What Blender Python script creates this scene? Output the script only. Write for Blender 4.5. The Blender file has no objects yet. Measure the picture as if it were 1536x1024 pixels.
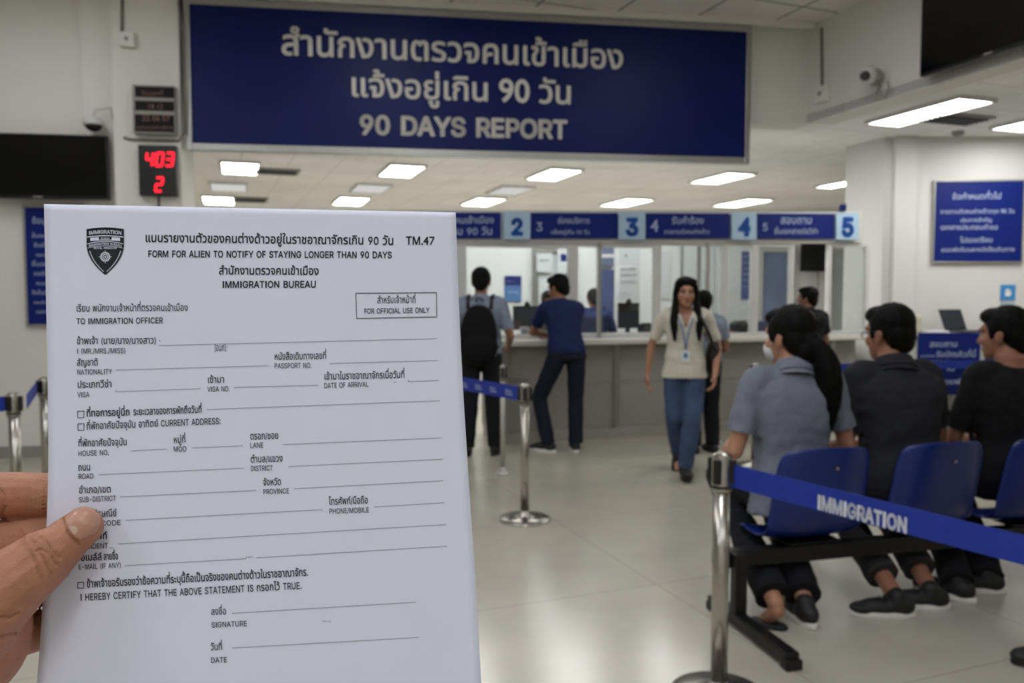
import bpy, bmesh, math, random
from mathutils import Vector as Ve, Matrix as Mx, Euler, noise as mnoise
from mathutils.geometry import delaunay_2d_cdt
sc = bpy.context.scene
COL = sc.collection
PI = math.pi
random.seed(7)
# ------------------------------------------------------------------ camera
CAM_H, FPX = 1.40, 1200.0
TH = math.atan(66 / FPX)                       # slight downward pitch
FWD = Ve((0, math.cos(TH), -math.sin(TH))); UPV = Ve((0, math.sin(TH), math.cos(TH)))
EYE = Ve((0, 0, CAM_H))
cd = bpy.data.cameras.new('camera'); cam = bpy.data.objects.new('camera', cd); COL.objects.link(cam)
cam.location = EYE; cam.rotation_euler = (PI / 2 - TH, 0, 0)
cd.sensor_width = 36; cd.lens = 36 * FPX / 1536; cd.clip_start = .02; cd.clip_end = 100
cd.dof.use_dof = True; cd.dof.focus_distance = .40; cd.dof.aperture_fstop = 15
sc.camera = cam
def ray(px, py): return Ve(((px - 768) / FPX, 0, 0)) + UPV * ((512 - py) / FPX) + FWD
def W(px, py, Y): d = ray(px, py); return EYE + d * (Y / d.y)              # at world depth Y
def Z(px, py, dep): return EYE + ray(px, py) * dep                          # at camera depth
def H(px, py, z): d = ray(px, py); return EYE + d * ((z - CAM_H) / d.z)      # at height z
def F(px, py): return H(px, py, 0)
def V(px, py, ln, off=0.0):                                                 # on a vertical plane given by a plan line
    (x0, y0), (x1, y1) = ln
    n = Ve((y1 - y0, -(x1 - x0), 0)).normalized()
    if n.y > 0: n = -n
    a = Ve((x0, y0, 0)) + n * off
    d = ray(px, py); return EYE + d * ((a - EYE).dot(n) / d.dot(n))
def lnn(ln):
    (x0, y0), (x1, y1) = ln
    n = Ve((y1 - y0, -(x1 - x0), 0)).normalized()
    return -n if n.y > 0 else n
def shift(ln, k): n = lnn(ln); return tuple((x - n.x * k, y - n.y * k) for x, y in ln)   # k metres away from the viewer
# ------------------------------------------------------------------ materials
def lin(c): return tuple(((v / 255) / 12.92 if v / 255 <= .04045 else ((v / 255 + .055) / 1.055) ** 2.4) for v in c)
def pm(name, col, rough=.5, metal=0.0, var=.06, scale=12.0, bump=0.0, bscale=None, spec=.5, coat=0.0, sss=0.0):
    m = bpy.data.materials.new(name); m.use_nodes = True
    nt = m.node_tree; b = nt.nodes['Principled BSDF']
    c = lin(col)
    tc = nt.nodes.new('ShaderNodeTexCoord'); no = nt.nodes.new('ShaderNodeTexNoise')
    no.inputs['Scale'].default_value = scale; no.inputs['Detail'].default_value = 4
    nt.links.new(tc.outputs['Object'], no.inputs['Vector'])
    rp = nt.nodes.new('ShaderNodeValToRGB')
    rp.color_ramp.elements[0].position = .3; rp.color_ramp.elements[1].position = .7
    rp.color_ramp.elements[0].color = tuple(v * (1 - var) for v in c) + (1,)
    rp.color_ramp.elements[1].color = tuple(min(1, v * (1 + var)) for v in c) + (1,)
    nt.links.new(no.outputs['Fac'], rp.inputs['Fac']); nt.links.new(rp.outputs['Color'], b.inputs['Base Color'])
    b.inputs['Roughness'].default_value = rough; b.inputs['Metallic'].default_value = metal
    b.inputs['Specular IOR Level'].default_value = spec; b.inputs['Coat Weight'].default_value = coat
    if sss:
        b.inputs['Subsurface Weight'].default_value = sss; b.inputs['Subsurface Radius'].default_value = (.006, .0025, .0015)
        b.inputs['Subsurface Scale'].default_value = .5
    if bump:
        n2 = nt.nodes.new('ShaderNodeTexNoise'); n2.inputs['Scale'].default_value = bscale or scale * 8; n2.inputs['Detail'].default_value = 5
        nt.links.new(tc.outputs['Object'], n2.inputs['Vector'])
        bp = nt.nodes.new('ShaderNodeBump'); bp.inputs['Strength'].default_value = bump; bp.inputs['Distance'].default_value = .01
        nt.links.new(n2.outputs['Fac'], bp.inputs['Height']); nt.links.new(bp.outputs['Normal'], b.inputs['Normal'])
    return m
def em(name, col, power):
    m = bpy.data.materials.new(name); m.use_nodes = True; nt = m.node_tree
    nt.nodes.remove(nt.nodes['Principled BSDF'])
    e = nt.nodes.new('ShaderNodeEmission'); e.inputs[0].default_value = lin(col) + (1,); e.inputs[1].default_value = power
    nt.links.new(e.outputs[0], nt.nodes['Material Output'].inputs[0]); return m
def glassmat(name, tint=(226, 236, 236), refl=.06):
    m = bpy.data.materials.new(name); m.use_nodes = True; nt = m.node_tree
    nt.nodes.remove(nt.nodes['Principled BSDF'])
    t = nt.nodes.new('ShaderNodeBsdfTransparent'); t.inputs[0].default_value = lin(tint) + (1,)
    g = nt.nodes.new('ShaderNodeBsdfGlossy'); g.inputs['Roughness'].default_value = .03
    lw = nt.nodes.new('ShaderNodeLayerWeight'); lw.inputs[0].default_value = .2
    mu = nt.nodes.new('ShaderNodeMath'); mu.operation = 'MULTIPLY_ADD'; mu.inputs[1].default_value = .5; mu.inputs[2].default_value = refl
    nt.links.new(lw.outputs['Fresnel'], mu.inputs[0])
    mx = nt.nodes.new('ShaderNodeMixShader'); nt.links.new(mu.outputs[0], mx.inputs[0])
    nt.links.new(t.outputs[0], mx.inputs[1]); nt.links.new(g.outputs[0], mx.inputs[2])
    nt.links.new(mx.outputs[0], nt.nodes['Material Output'].inputs[0]); return m
def tilemat(name, col, line, sx, sy, rot, wid, rough, var=.05, scale=1.5, spec=.5, ox=0, oy=0, stain=0.0):
    m = pm(name, col, rough, 0, var, scale, spec=spec); nt = m.node_tree; b = nt.nodes['Principled BSDF']
    g = nt.nodes.new('ShaderNodeNewGeometry'); mp = nt.nodes.new('ShaderNodeMapping')
    mp.vector_type = 'POINT'; mp.inputs['Rotation'].default_value = (0, 0, rot); mp.inputs['Location'].default_value = (ox, oy, 0)
    nt.links.new(g.outputs['Position'], mp.inputs[0])
    sp = nt.nodes.new('ShaderNodeSeparateXYZ'); nt.links.new(mp.outputs[0], sp.inputs[0])
    outs = []
    for k, s in ((0, sx), (1, sy)):
        d = nt.nodes.new('ShaderNodeMath'); d.operation = 'DIVIDE'; d.inputs[1].default_value = s; nt.links.new(sp.outputs[k], d.inputs[0])
        f = nt.nodes.new('ShaderNodeMath'); f.operation = 'FRACT'; nt.links.new(d.outputs[0], f.inputs[0])
        l = nt.nodes.new('ShaderNodeMath'); l.operation = 'LESS_THAN'; l.inputs[1].default_value = wid / s; nt.links.new(f.outputs[0], l.inputs[0])
        outs.append(l.outputs[0])
    mxx = nt.nodes.new('ShaderNodeMath'); mxx.operation = 'MAXIMUM'; nt.links.new(outs[0], mxx.inputs[0]); nt.links.new(outs[1], mxx.inputs[1])
    mix = nt.nodes.new('ShaderNodeMix'); mix.data_type = 'RGBA'
    nt.links.new(mxx.outputs[0], mix.inputs['Factor'])
    nt.links.new(b.inputs['Base Color'].links[0].from_socket, mix.inputs['A']); mix.inputs['B'].default_value = lin(line) + (1,)
    nt.links.new(mix.outputs['Result'], b.inputs['Base Color'])
    return m
# ------------------------------------------------------------------ object helpers
def tag(o, label=None, cat=None, group=None, kind=None):
    if label: o['label'] = label
    if cat: o['category'] = cat
    if group: o['group'] = group
    if kind: o['kind'] = kind
    return o
def thing(name, label, cat, loc=(0, 0, 0), rz=0.0, group=None):
    o = bpy.data.objects.new(name, None); COL.objects.link(o); o.empty_display_size = .1
    o.location = loc; o.rotation_euler = (0, 0, rz); return tag(o, label, cat, group)
def pmat(o):
    m = Mx.Translation(o.location) @ o.rotation_euler.to_matrix().to_4x4()
    return (pmat(o.parent) @ m) if o.parent else m
class MB:
    def __init__(s): s.v = []; s.f = []
    def add(s, vs, fs):
        b = len(s.v); s.v += [Ve(p) for p in vs]; s.f += [tuple(i + b for i in f) for f in fs]; return s
    def bm(s, bm, M=None):
        bm.verts.index_update(); s.add([(M @ v.co if M else v.co.copy()) for v in bm.verts], [[v.index for v in f.verts] for f in bm.faces]); bm.free(); return s
    def box(s, c, size, M=None, bev=0.0, seg=2):
        bm = bmesh.new(); bmesh.ops.create_cube(bm, size=1)
        bmesh.ops.scale(bm, vec=size, verts=bm.verts)
        if bev: bmesh.ops.bevel(bm, geom=list(bm.edges), offset=min(bev, min(size) * .45), segments=seg, profile=.5, affect='EDGES')
        bmesh.ops.translate(bm, vec=c, verts=bm.verts)
        return s.bm(bm, M)
    def slab(s, a, b, z0, z1, thick, bev=0.0, side=0.0):
        """upright board between plan points a and b; grows away from the viewer by thick, shifted by side"""
        a = Ve((a[0], a[1], 0)); b = Ve((b[0], b[1], 0)); d = (b - a); L = d.length; d.normalize()
        n = Ve((-d.y, d.x, 0))
        if n.y < 0: n = -n
        M = Mx.Translation((a + b) / 2 + n * (thick / 2 + side)) @ Mx(((d.x, n.x, 0, 0), (d.y, n.y, 0, 0), (0, 0, 1, 0), (0, 0, 0, 1)))
        return s.box((0, 0, (z0 + z1) / 2), (L, thick, z1 - z0), M, bev)
    def prism(s, poly, d):
        n = len(poly); d = Ve(d); P = [Ve(p) for p in poly]
        return s.add(P + [p + d for p in P], [tuple(range(n))[::-1], tuple(range(n, 2 * n))] + [(i, (i + 1) % n, n + (i + 1) % n, n + i) for i in range(n)])
    def tube(s, pts, r, n=12, cap=True, flat=None):
        P = [Ve(p) for p in pts]; rs = r if isinstance(r, (list, tuple)) else [r] * len(P)
        rings = []; up = None
        for i, p in enumerate(P):
            t = (P[min(i + 1, len(P) - 1)] - P[max(i - 1, 0)]).normalized()
            if up is None: up = Ve((0, 0, 1)) if abs(t.z) < .9 else Ve((1, 0, 0))
            x = t.cross(up).normalized(); y = x.cross(t).normalized(); up = y
            rings.append([p + (x * math.cos(2 * PI * k / n) + y * math.sin(2 * PI * k / n) * (flat or 1)) * rs[i] for k in range(n)])
        return s.loft(rings, cap)
    def loft(s, rings, cap=True):
        n = len(rings[0]); vs = [p for r in rings for p in r]; fs = []
        for i in range(len(rings) - 1):
            for k in range(n): fs.append((i * n + k, i * n + (k + 1) % n, (i + 1) * n + (k + 1) % n, (i + 1) * n + k))
        if cap: fs += [tuple(range(n))[::-1], tuple(range((len(rings) - 1) * n, len(rings) * n))]
        return s.add(vs, fs)
    def lathe(s, prof, c=(0, 0, 0), n=32):
        c = Ve(c); return s.loft([[c + Ve((r * math.cos(2 * PI * k / n), r * math.sin(2 * PI * k / n), z)) for k in range(n)] for r, z in prof])
    def ell(s, c, r, M=None, seg=20, rings=14):
        bm = bmesh.new(); bmesh.ops.create_uvsphere(bm, u_segments=seg, v_segments=rings, radius=1)
        R = Mx.Translation(c) @ (M.to_4x4() if M else Mx()) @ Mx.Diagonal((r[0], r[1], r[2], 1))
        return s.bm(bm, R)
    def cap(s, p0, p1, r0, r1, n=14, rings=5):
        p0, p1 = Ve(p0), Ve(p1); t = p1 - p0; L = t.length
        if L < 1e-6: return s.ell(p0, (r0,) * 3)
        t.normalize(); x = t.orthogonal().normalized(); y = t.cross(x); R = []
        for a in [-PI / 2 + PI / 2 * k / rings for k in range(rings)] + [0]: R.append((p0 + t * r0 * math.sin(a), max(r0 * math.cos(a), r0 * .02)))
        for a in [0] + [PI / 2 * k / rings for k in range(1, rings + 1)]: R.append((p1 + t * r1 * math.sin(a), max(r1 * math.cos(a), r1 * .02)))
        return s.loft([[c + (x * math.cos(2 * PI * k / n) + y * math.sin(2 * PI * k / n)) * r for k in range(n)] for c, r in R])
    def chain(s, pts, rs, sub=4):
        P = [Ve(p) for p in pts]; Q = []; n = len(P)
        for i in range(n - 1):
            a, b, c, d = P[max(i - 1, 0)], P[i], P[i + 1], P[min(i + 2, n - 1)]
            for k in range(sub):
                t = k / sub
                Q.append((.5 * (2 * b + (c - a) * t + (2 * a - 5 * b + 4 * c - d) * t * t + (3 * b - a - 3 * c + d) * t ** 3), rs[i] + (rs[i + 1] - rs[i]) * t))
        Q.append((P[-1], rs[-1]))
        for (p, r), (q, u) in zip(Q, Q[1:]): s.cap(p, q, r, u)
        return s
    def build(s, name, mat, parent=None, smooth=False, local=False, voxel=0, relax=0, sub=0, solid=0.0, disp=None, rough_angle=None):
        me = bpy.data.meshes.new(name)
        M = None if (local or parent is None) else pmat(parent).inverted()
        me.from_pydata([(M @ p if M else p)[:] for p in s.v], [], s.f)
        o = bpy.data.objects.new(name, me); COL.objects.link(o); me.materials.append(mat)
        if not voxel:
            bm = bmesh.new(); bm.from_mesh(me); bmesh.ops.recalc_face_normals(bm, faces=bm.faces); bm.to_mesh(me); bm.free()
        if voxel:
            md = o.modifiers.new('r', 'REMESH'); md.mode = 'VOXEL'; md.voxel_size = voxel
            if relax: md = o.modifiers.new('s', 'SMOOTH'); md.iterations = relax; md.factor = .5
        if solid: md = o.modifiers.new('t', 'SOLIDIFY'); md.thickness = solid; md.offset = 0
        if sub: md = o.modifiers.new('u', 'SUBSURF'); md.levels = sub; md.render_levels = sub
        if voxel or sub or solid:
            dg = bpy.context.evaluated_depsgraph_get(); dg.update()
            m2 = bpy.data.meshes.new_from_object(o.evaluated_get(dg)); o.modifiers.clear(); old = o.data; o.data = m2; m2.name = name; bpy.data.meshes.remove(old); me = m2
        if disp:
            n_ = len(me.vertices); ca = [0.0] * (3 * n_); na = [0.0] * (3 * n_)
            me.vertices.foreach_get('co', ca); me.vertex_normals.foreach_get('vector', na); out = []
            for i in range(n_): out.extend(disp(Ve(ca[3 * i:3 * i + 3]), Ve(na[3 * i:3 * i + 3])))
            me.vertices.foreach_set('co', out); me.update()
        if smooth or voxel:
            for p in me.polygons: p.use_smooth = True
        if rough_angle:
            for p in me.polygons: p.use_smooth = True
            bm = bmesh.new(); bm.from_mesh(me)
            for e in bm.edges:
                if len(e.link_faces) == 2 and e.calc_face_angle(0) > rough_angle: e.smooth = False
            bm.to_mesh(me); bm.free()
        if parent: o.parent = parent
        return o
def struct(name, mb, mat, **k): return tag(mb.build(name, mat, **k), kind='structure')
def copy_tree(o, parent=None):
    c = o.copy(); COL.objects.link(c)
    if parent: c.parent = parent
    for ch in list(o.children): copy_tree(ch, c)
    return c
# ------------------------------------------------------------------ lettering: outlines of the built-in font, filled by winding number
try: INTER = bpy.data.fonts.load(bpy.utils.system_resource('DATAFILES') + '/fonts/Inter.woff2')
except Exception: INTER = None
_gl = {}
_tc = bpy.data.curves.new('text_probe', 'FONT'); _to = bpy.data.objects.new('text_probe', _tc); COL.objects.link(_to); _tc.size = 1
_bf = _tc.font
def _splines(body, inter):
    _tc.font = INTER if (inter and INTER) else _bf
    _tc.body = body
    dg = bpy.context.evaluated_depsgraph_get(); dg.update()
    cu = _to.evaluated_get(dg).to_curve(dg); out = []
    for sp in cu.splines:
        if sp.type == 'BEZIER':
            bp = sp.bezier_points; n = len(bp); pts = []
            for i in range(n):
                a, b = bp[i], bp[(i + 1) % n]
                straight = (a.handle_right - a.co).length < 1e-6 and (b.handle_left - b.co).length < 1e-6
                K = 1 if straight else 4
                for k in range(K):
                    t = k / K; u = 1 - t
                    q = a.co * u ** 3 + a.handle_right * 3 * u * u * t + b.handle_left * 3 * u * t * t + b.co * t ** 3
                    pts.append((q.x, q.y))
        else: pts = [(p.co.x, p.co.y) for p in sp.points]
        cl = []
        for p in pts:
            if not cl or abs(p[0] - cl[-1][0]) + abs(p[1] - cl[-1][1]) > 1e-5: cl.append(p)
        if len(cl) > 2: out.append(cl)
    _to.evaluated_get(dg).to_curve_clear(); return out
def glyph(ch, inter=False):
    key = (ch, inter)
    if key in _gl: return _gl[key]
    if ch == 'I' and inter and INTER:
        hh = max(p[1] for p in glyph('H', True)[0]); c = [(.07, 0), (.165, 0), (.165, hh), (.07, hh)]
        _gl[key] = (c, [(0, 1, 2, 3)], [c], .235); return _gl[key]
    if ch == '4' and inter and INTER:
        v0, f0, c0_, a0 = glyph('4', False); q = hgt('H', True) / max(p[1] for p in v0)
        _gl[key] = ([(a * q, b * q) for a, b in v0], f0, [[(a * q, b * q) for a, b in c] for c in c0_], a0 * q); return _gl[key]
    bar = min(p[0] for c in _splines('|', inter) for p in c)
    if ch == ' ': adv = .27; cs = []
    else:
        cs = _splines(ch, inter); w = _splines(ch + '|', inter)
        adv = min(p[0] for p in max(w, key=lambda c: min(p[0] for p in c))) - bar if w else 0
        if ord(ch) in COMB: adv = 0
    vs, fs = [], []
    if cs:
        co, ed = [], []
        for c in cs:
            b = len(co); co += [Ve(p) for p in c]; ed += [(b + i, b + (i + 1) % len(c)) for i in range(len(c))]
        r = delaunay_2d_cdt(co, ed, [], 0, 1e-6)
        for f in r[2]:
            x = sum(r[0][i].x for i in f) / len(f); y = sum(r[0][i].y for i in f) / len(f); wn = 0
            for c in cs:
                for (x0, y0), (x1, y1) in zip(c, c[1:] + c[:1]):
                    if (y0 <= y) != (y1 <= y):
                        if x0 + (y - y0) / (y1 - y0) * (x1 - x0) > x: wn += 1 if y1 > y0 else -1
            if wn: fs.append(tuple(f))
        vs = [(p.x, p.y) for p in r[0]]
    _gl[key] = (vs, fs, cs, adv); return _gl[key]
COMB = {0x0E31, 0x0E34, 0x0E35, 0x0E36, 0x0E37, 0x0E38, 0x0E39, 0x0E47, 0x0E48, 0x0E49, 0x0E4A, 0x0E4B, 0x0E4C}
ABOVE = {0x0E31, 0x0E34, 0x0E35, 0x0E36, 0x0E37, 0x0E47}; TONE = {0x0E48, 0x0E49, 0x0E4A, 0x0E4B, 0x0E4C}
def hgt(ch, inter=False): return max(p[1] for p in glyph(ch, inter)[0])
def flat_text(body, bold=0.0, inter=False):
    """2D triangles of a line of writing, baseline at y=0, em 1; returns verts, faces, width"""
    VS, FS, x, prev, raised = [], [], 0.0, '', False
    thai = any(ord(c) >= 0x0E00 for c in body); ls = 1.12 * (hgt('น') / hgt('H', True)) if (thai and inter) else 1.0
    for ch in body:
        lat = inter and ord(ch) < 0x0E00
        vs, fs, cs, adv = glyph(ch, lat); dx, dy = x, 0.0
        if lat and ls != 1: vs = [(a * ls, b * ls) for a, b in vs]; cs = [[(a * ls, b * ls) for a, b in c] for c in cs]; adv *= ls
        o = ord(ch)
        if o in ABOVE or o in TONE:
            base = prev
            if base in 'ปฝฟ': dx -= .10
        if o in TONE: dy = .17 if raised else -.02
        if o in ABOVE: raised = True
        elif o not in COMB: raised = False
        if o not in COMB: prev = ch
        b = len(VS); VS += [(p[0] + dx, p[1] + dy) for p in vs]; FS += [tuple(i + b for i in f) for f in fs]
        if bold:
            for c in cs:
                for (x0, y0), (x1, y1) in zip(c, c[1:] + c[:1]):
                    L = math.hypot(x1 - x0, y1 - y0); nx, ny = -(y1 - y0) / L * bold, (x1 - x0) / L * bold; tx, ty = (x1 - x0) / L * bold * .6, (y1 - y0) / L * bold * .6
                    b = len(VS)
                    VS += [(x0 - tx + nx + dx, y0 - ty + ny + dy), (x0 - tx - nx + dx, y0 - ty - ny + dy), (x1 + tx - nx + dx, y1 + ty - ny + dy), (x1 + tx + nx + dx, y1 + ty + ny + dy)]
                    FS.append((b, b + 1, b + 2, b + 3))
        x += adv
    return VS, FS, max(x, .01)
def text_mb(mb, body, A, B, up, nrm, bold=0.0, inter=False, ys=1.0, off=.003):
    A, B = Ve(A), Ve(B); VS, FS, w = flat_text(body, bold, inter); k = (B - A).length / w; d = (B - A).normalized()
    up = Ve(up).normalized(); nrm = Ve(nrm).normalized()
    return mb.add([A + d * (x * k) + up * (y * k * ys) + nrm * off for x, y in VS], FS)
# ------------------------------------------------------------------ materials
M_wall = pm('wall_paint', (228, 226, 219), .75, var=.035, scale=1.2, bump=.05, bscale=60)
M_wall2 = pm('wall_paint_warm', (216, 216, 213), .75, var=.03, scale=.9, bump=.05, bscale=60)
M_beam = pm('beam_paint', (224, 222, 215), .8, var=.03, scale=.9)
M_part = pm('office_partition', (226, 227, 227), .6, var=.03, scale=1.5)
ROT = math.radians(-21.3)
M_floor = tilemat('floor_tiles', (184, 179, 165), (160, 155, 142), 1.2, 1.2, ROT, .006, .22, .05, 3, spec=.45, ox=.35, oy=.28)
M_ceil = tilemat('ceiling_tiles', (232, 229, 222), (128, 124, 116), .76, .76, ROT, .022, .85, .03, 3, ox=.14, oy=.1)
M_ceil2 = tilemat('low_ceiling_tiles', (243, 242, 240), (220, 218, 214), .6, .6, ROT, .015, .85, .07, 1.1, ox=.1, oy=.1)
M_alu = pm('brushed_aluminium', (176, 176, 172), .38, .85, .05, 30)
M_white_metal = pm('white_metal', (206, 207, 204), .45, 0, .03, 8)
M_steel = pm('stainless_steel', (178, 174, 166), .24, 1, .06, 40)
M_black = pm('black_plastic', (16, 16, 18), .35, 0, .1, 20)
M_screen = pm('dark_screen', (7, 8, 9), .12, 0, .05, 3, spec=.4)
M_blue = pm('blue_sign_panel', (2, 23, 88), .45, 0, .06, 2, spec=.22)
M_blue2 = pm('blue_window_sign', (8, 32, 112), .45, 0, .05, 3, spec=.25)
M_pale = pm('pale_blue_sign', (172, 200, 222), .5, 0, .03, 4)
M_letter = pm('white_letters', (240, 238, 231), .6, 0, .02, 10)
M_letter2 = pm('pale_letters', (176, 190, 222), .6, 0, .03, 10)
M_numblue = pm('blue_numbers', (44, 108, 205), .6, 0, .03, 10)
M_counter = pm('counter_front', (150, 147, 139), .6, 0, .05, 2)
M_top = pm('counter_top', (214, 211, 202), .32, 0, .03, 4)
M_glass = glassmat('window_glass', (242, 245, 245))
M_frost = pm('frosted_glass', (212, 218, 220), .5, 0, .04, 2)
M_light = em('ceiling_light_glow', (255, 253, 249), 8.0)
M_light2 = em('dim_ceiling_light_glow', (255, 253, 248), .27)
M_led = em('red_led', (255, 30, 46), 1.3)
M_belt = pm('blue_belt', (12, 48, 154), .6, 0, .05, 30, bump=.15, bscale=500)
M_paper = pm('white_paper', (232, 235, 252), .7, 0, .01, 30)
M_poster = pm('poster_white', (206, 210, 214), .7, 0, .03, 20)
M_posterblue = pm('poster_blue', (70, 118, 176), .6, 0, .08, 8)
M_grey = pm('grey_plastic', (150, 148, 142), .5, 0, .05, 12)
M_darkgrey = pm('dark_grey_plastic', (52, 52, 54), .5, 0, .06, 12)
M_chairnavy = pm('navy_fabric', (44, 58, 96), .9, 0, .1, 30)
M_cable = pm('grey_cable', (120, 116, 108), .6, 0, .05, 12)
# ------------------------------------------------------------------ room
ZL, ZU = 3.12, 4.05                       # low ceiling over the counters, high ceiling over the waiting hall
BULK = ((-2.89, 7.16), (2.91, 8.0))
def on(ln, x): (x0, y0), (x1, y1) = ln; return (x, y0 + (y1 - y0) * (x - x0) / (x1 - x0))
def cross(ln, px):                        # plan point of a line seen in column px (for things near eye height)
    p = V(px, 446, ln); return (p.x, p.y)
LEFT = (on(BULK, -7.0), on(BULK, -2.89))
BX, BY = -.349, 1.0
def beam(y): return (2.91 + .349 * (8 - y), y)
struct('floor', MB().box((1, 7.5, -.05), (20, 21, .1)), M_floor)
struct('ceiling', MB().prism([(-8, -3, ZU), (beam(-3)[0] + .3, -3, ZU), (beam(8)[0] + .3, 8.1, ZU), on(BULK, -8) + (ZU,)], (0, 0, .1)), M_ceil)
lowp = [(-7.5, on(BULK, -7.5)[1] + .25), (BULK[0][0], BULK[0][1] + .2), (BULK[1][0], BULK[1][1]), beam(-3), (11, -3), (11, 17), (-7.5, 17)]
struct('ceiling', MB().prism([p + (ZL,) for p in lowp], (0, 0, .08)), M_ceil2)
# bulkhead over the counters, beam on the right, left wall with its pilaster
struct('wall_bulkhead', MB().slab(BULK[0], BULK[1], ZL - .02, ZU, .25), M_beam)
bd = Ve((beam(-3)[0] - beam(8)[0], -11, 0)); bn = Ve((-bd.y, bd.x, 0)).normalized()
struct('wall_beam', MB().prism([beam(8) + (ZL - .012,), beam(-3) + (ZL - .012,), (beam(-3)[0] + .25, -3, ZL - .012), (beam(8)[0] + .25, 8, ZL - .012)], (0, 0, ZU - ZL + .012)), M_beam)
struct('wall_left', MB().slab(LEFT[0], LEFT[1], 0, ZU, .3), M_wall)
pc0 = cross(LEFT, 136); pc1 = cross(LEFT, 186); pc2 = cross(LEFT, 284)
struct('trim_1', MB().slab(pc0, pc1, 0, ZU, .06, side=-.06, bev=.004), M_wall)
struct('trim_2', MB().slab(pc1, pc2, 0, ZU, .16, side=-.16, bev=.006), M_wall)
struct('baseboard_left', MB().slab(LEFT[0], pc0, 0, .1, .015, side=-.015), M_grey)
# room sides and the far hall
struct('wall_back', MB().slab((-7.6, 16.0), (11, 16.0), 0, ZL + .05, .2), M_wall2)
struct('wall_west', MB().prism([(-7.5, -3, 0), (-7.7, -3, 0), (-7.7, 17, 0), (-7.5, 17, 0)], (0, 0, ZU + .05)), M_wall)
struct('wall_south', MB().box((1, -3.1, 2), (20, .2, 4.2)), M_wall)
struct('wall_east', MB().box((11.1, 7, 1.6), (.2, 20, 3.2)), M_wall)
RW = ((4.02, 8.72), (6.6, 8.62))
struct('wall_right', MB().prism([(3.82, 9.25, 0), (4.02, 8.72, 0), (11, 8.45, 0), (11, 9.3, 0)], (0, 0, ZL + .01)), M_wall2)
pa, pb = cross(RW, 1333), cross(RW, 1366)
struct('trim_3', MB().slab(pa, pb, 0, ZL, .09, side=-.09, bev=.004), M_wall2)
# ------------------------------------------------------------------ overhead sign
SIGN = shift(BULK, -.12)
A = V(284, 6, SIGN); B_ = V(1120, 48, SIGN); zb = (V(290, 217, SIGN).z + V(1120, 234, SIGN).z) / 2; zt = (A.z + B_.z) / 2
sg = thing('overhead_sign', 'wide navy blue overhead sign with white Thai lettering above the counters', 'sign', (A.x, A.y, zb))
n = lnn(SIGN)
MB().slab(A, B_, zb, zt, .06).build('sign_panel', M_blue, sg)
fr = MB()
fr.slab(A, B_, zb - .06, zb, .09, .004, -.01); fr.slab(A, B_, zt, zt + .06, .09, .004, -.01)
d_ = (Ve((B_.x, B_.y, 0)) - Ve((A.x, A.y, 0))).normalized()
fr.slab(A - d_ * .05, A, zb - .06, zt + .06, .09, .004, -.01); fr.slab(B_, B_ + d_ * .05, zb - .06, zt + .06, .09, .004, -.01)
fr.build('sign_frame', M_alu, sg)
lt = MB()
def sgn(body, x0, y0, x1, y1, **k): text_mb(lt, body, V(x0, y0, SIGN), V(x1, y1, SIGN), (0, 0, 1), n, off=.004, **k)
sgn('สำนักงานตรวจคนเข้าเมือง', 421, 81.5, 936, 103.5, bold=.020, ys=1.02)
sgn('แจ้งอยู่เกิน 90 วัน', 524, 144, 859, 156, bold=.020)
sgn('90 DAYS REPORT', 538, 200.5, 851, 207.5, bold=.030, inter=True)
lt.build('lettering', M_letter, sg)
# trims under and beside the sign
struct('trim_4', MB().slab(on(BULK, -2.95), BULK[1], zt + .065, ZU + .0, .05, .004, -.15), M_beam)
# ------------------------------------------------------------------ ceiling lights
def panel(cx, cy, z, w, l, rot, mat, label, group):
    t = thing('ceiling_light', label, 'ceiling light', (cx, cy, z - .03), rot, group)
    f = MB()
    for s in (-1, 1):
        f.box((s * (w / 2 + .012), 0, .012), (.024, l + .048, .034)); f.box((0, s * (l / 2 + .012), .012), (w, .024, .034))
    f.build('light_frame', M_white_metal, t, local=True)
    MB().box((0, 0, .016), (w, l, .018)).build('diffuser', mat, t, local=True); return t
LR = math.radians(19)
rowt = {'a': 'nearest row', 'b': 'middle row', 'c': 'farthest row'}
def px_light(px, py, w, l, mat, label, group, z=ZL): p = H(px, py, z); return panel(p.x, p.y, z, w, l, LR, mat, label, group)
ro = ['leftmost', 'second from left', 'third from left', 'fourth from left', 'fifth from left', 'sixth from left']
for i, (x, y) in enumerate(((360, 250), (602, 254), (830, 259.5), (1083, 265))):
    px_light(x, y, .44, .95, M_light, 'bright square ceiling light under the overhead sign, %s of the nearest row' % ro[i], 'bright ceiling lights over the counters')
for i, (x, y) in enumerate(((343, 279), (556, 281), (765, 284))):
    px_light(x, y, .5, .9, M_light2, 'dim pale ceiling light, %s in the row behind the bright ones' % ro[i], 'dim ceiling lights over the office')
for i, (x, y) in enumerate(((328, 299), (526, 300), (724, 301), (939, 302), (1113, 302.5))):
    px_light(x, y, .50, 1.1, M_light, 'small bright ceiling light just above the window signs, %s of the farthest row' % ro[i], 'far ceiling lights over the office')
px_light(1271, 272, .3, 1.0, M_light, 'small ceiling light cut off by the corner of the right wall', 'bright ceiling lights over the counters')
panel(3.82, 7.47, ZL, .38, 1.04, LR, M_light, 'long bright ceiling light right of the beam, below the black television', 'long ceiling lights at the right')
q = H(1484, 191, ZL); panel(q.x + .36, q.y - .52, ZL, .40, 1.10, LR, M_light, 'long bright ceiling light cut off by the right edge of the photo', 'long ceiling lights at the right')
for i, (x, y) in enumerate(((6.6, 4.6), (7.6, 1.0))): panel(x, y, ZL, .4, 1.1, LR, M_light, 'long ceiling light out of view over the right aisle', 'long ceiling lights at the right')
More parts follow.
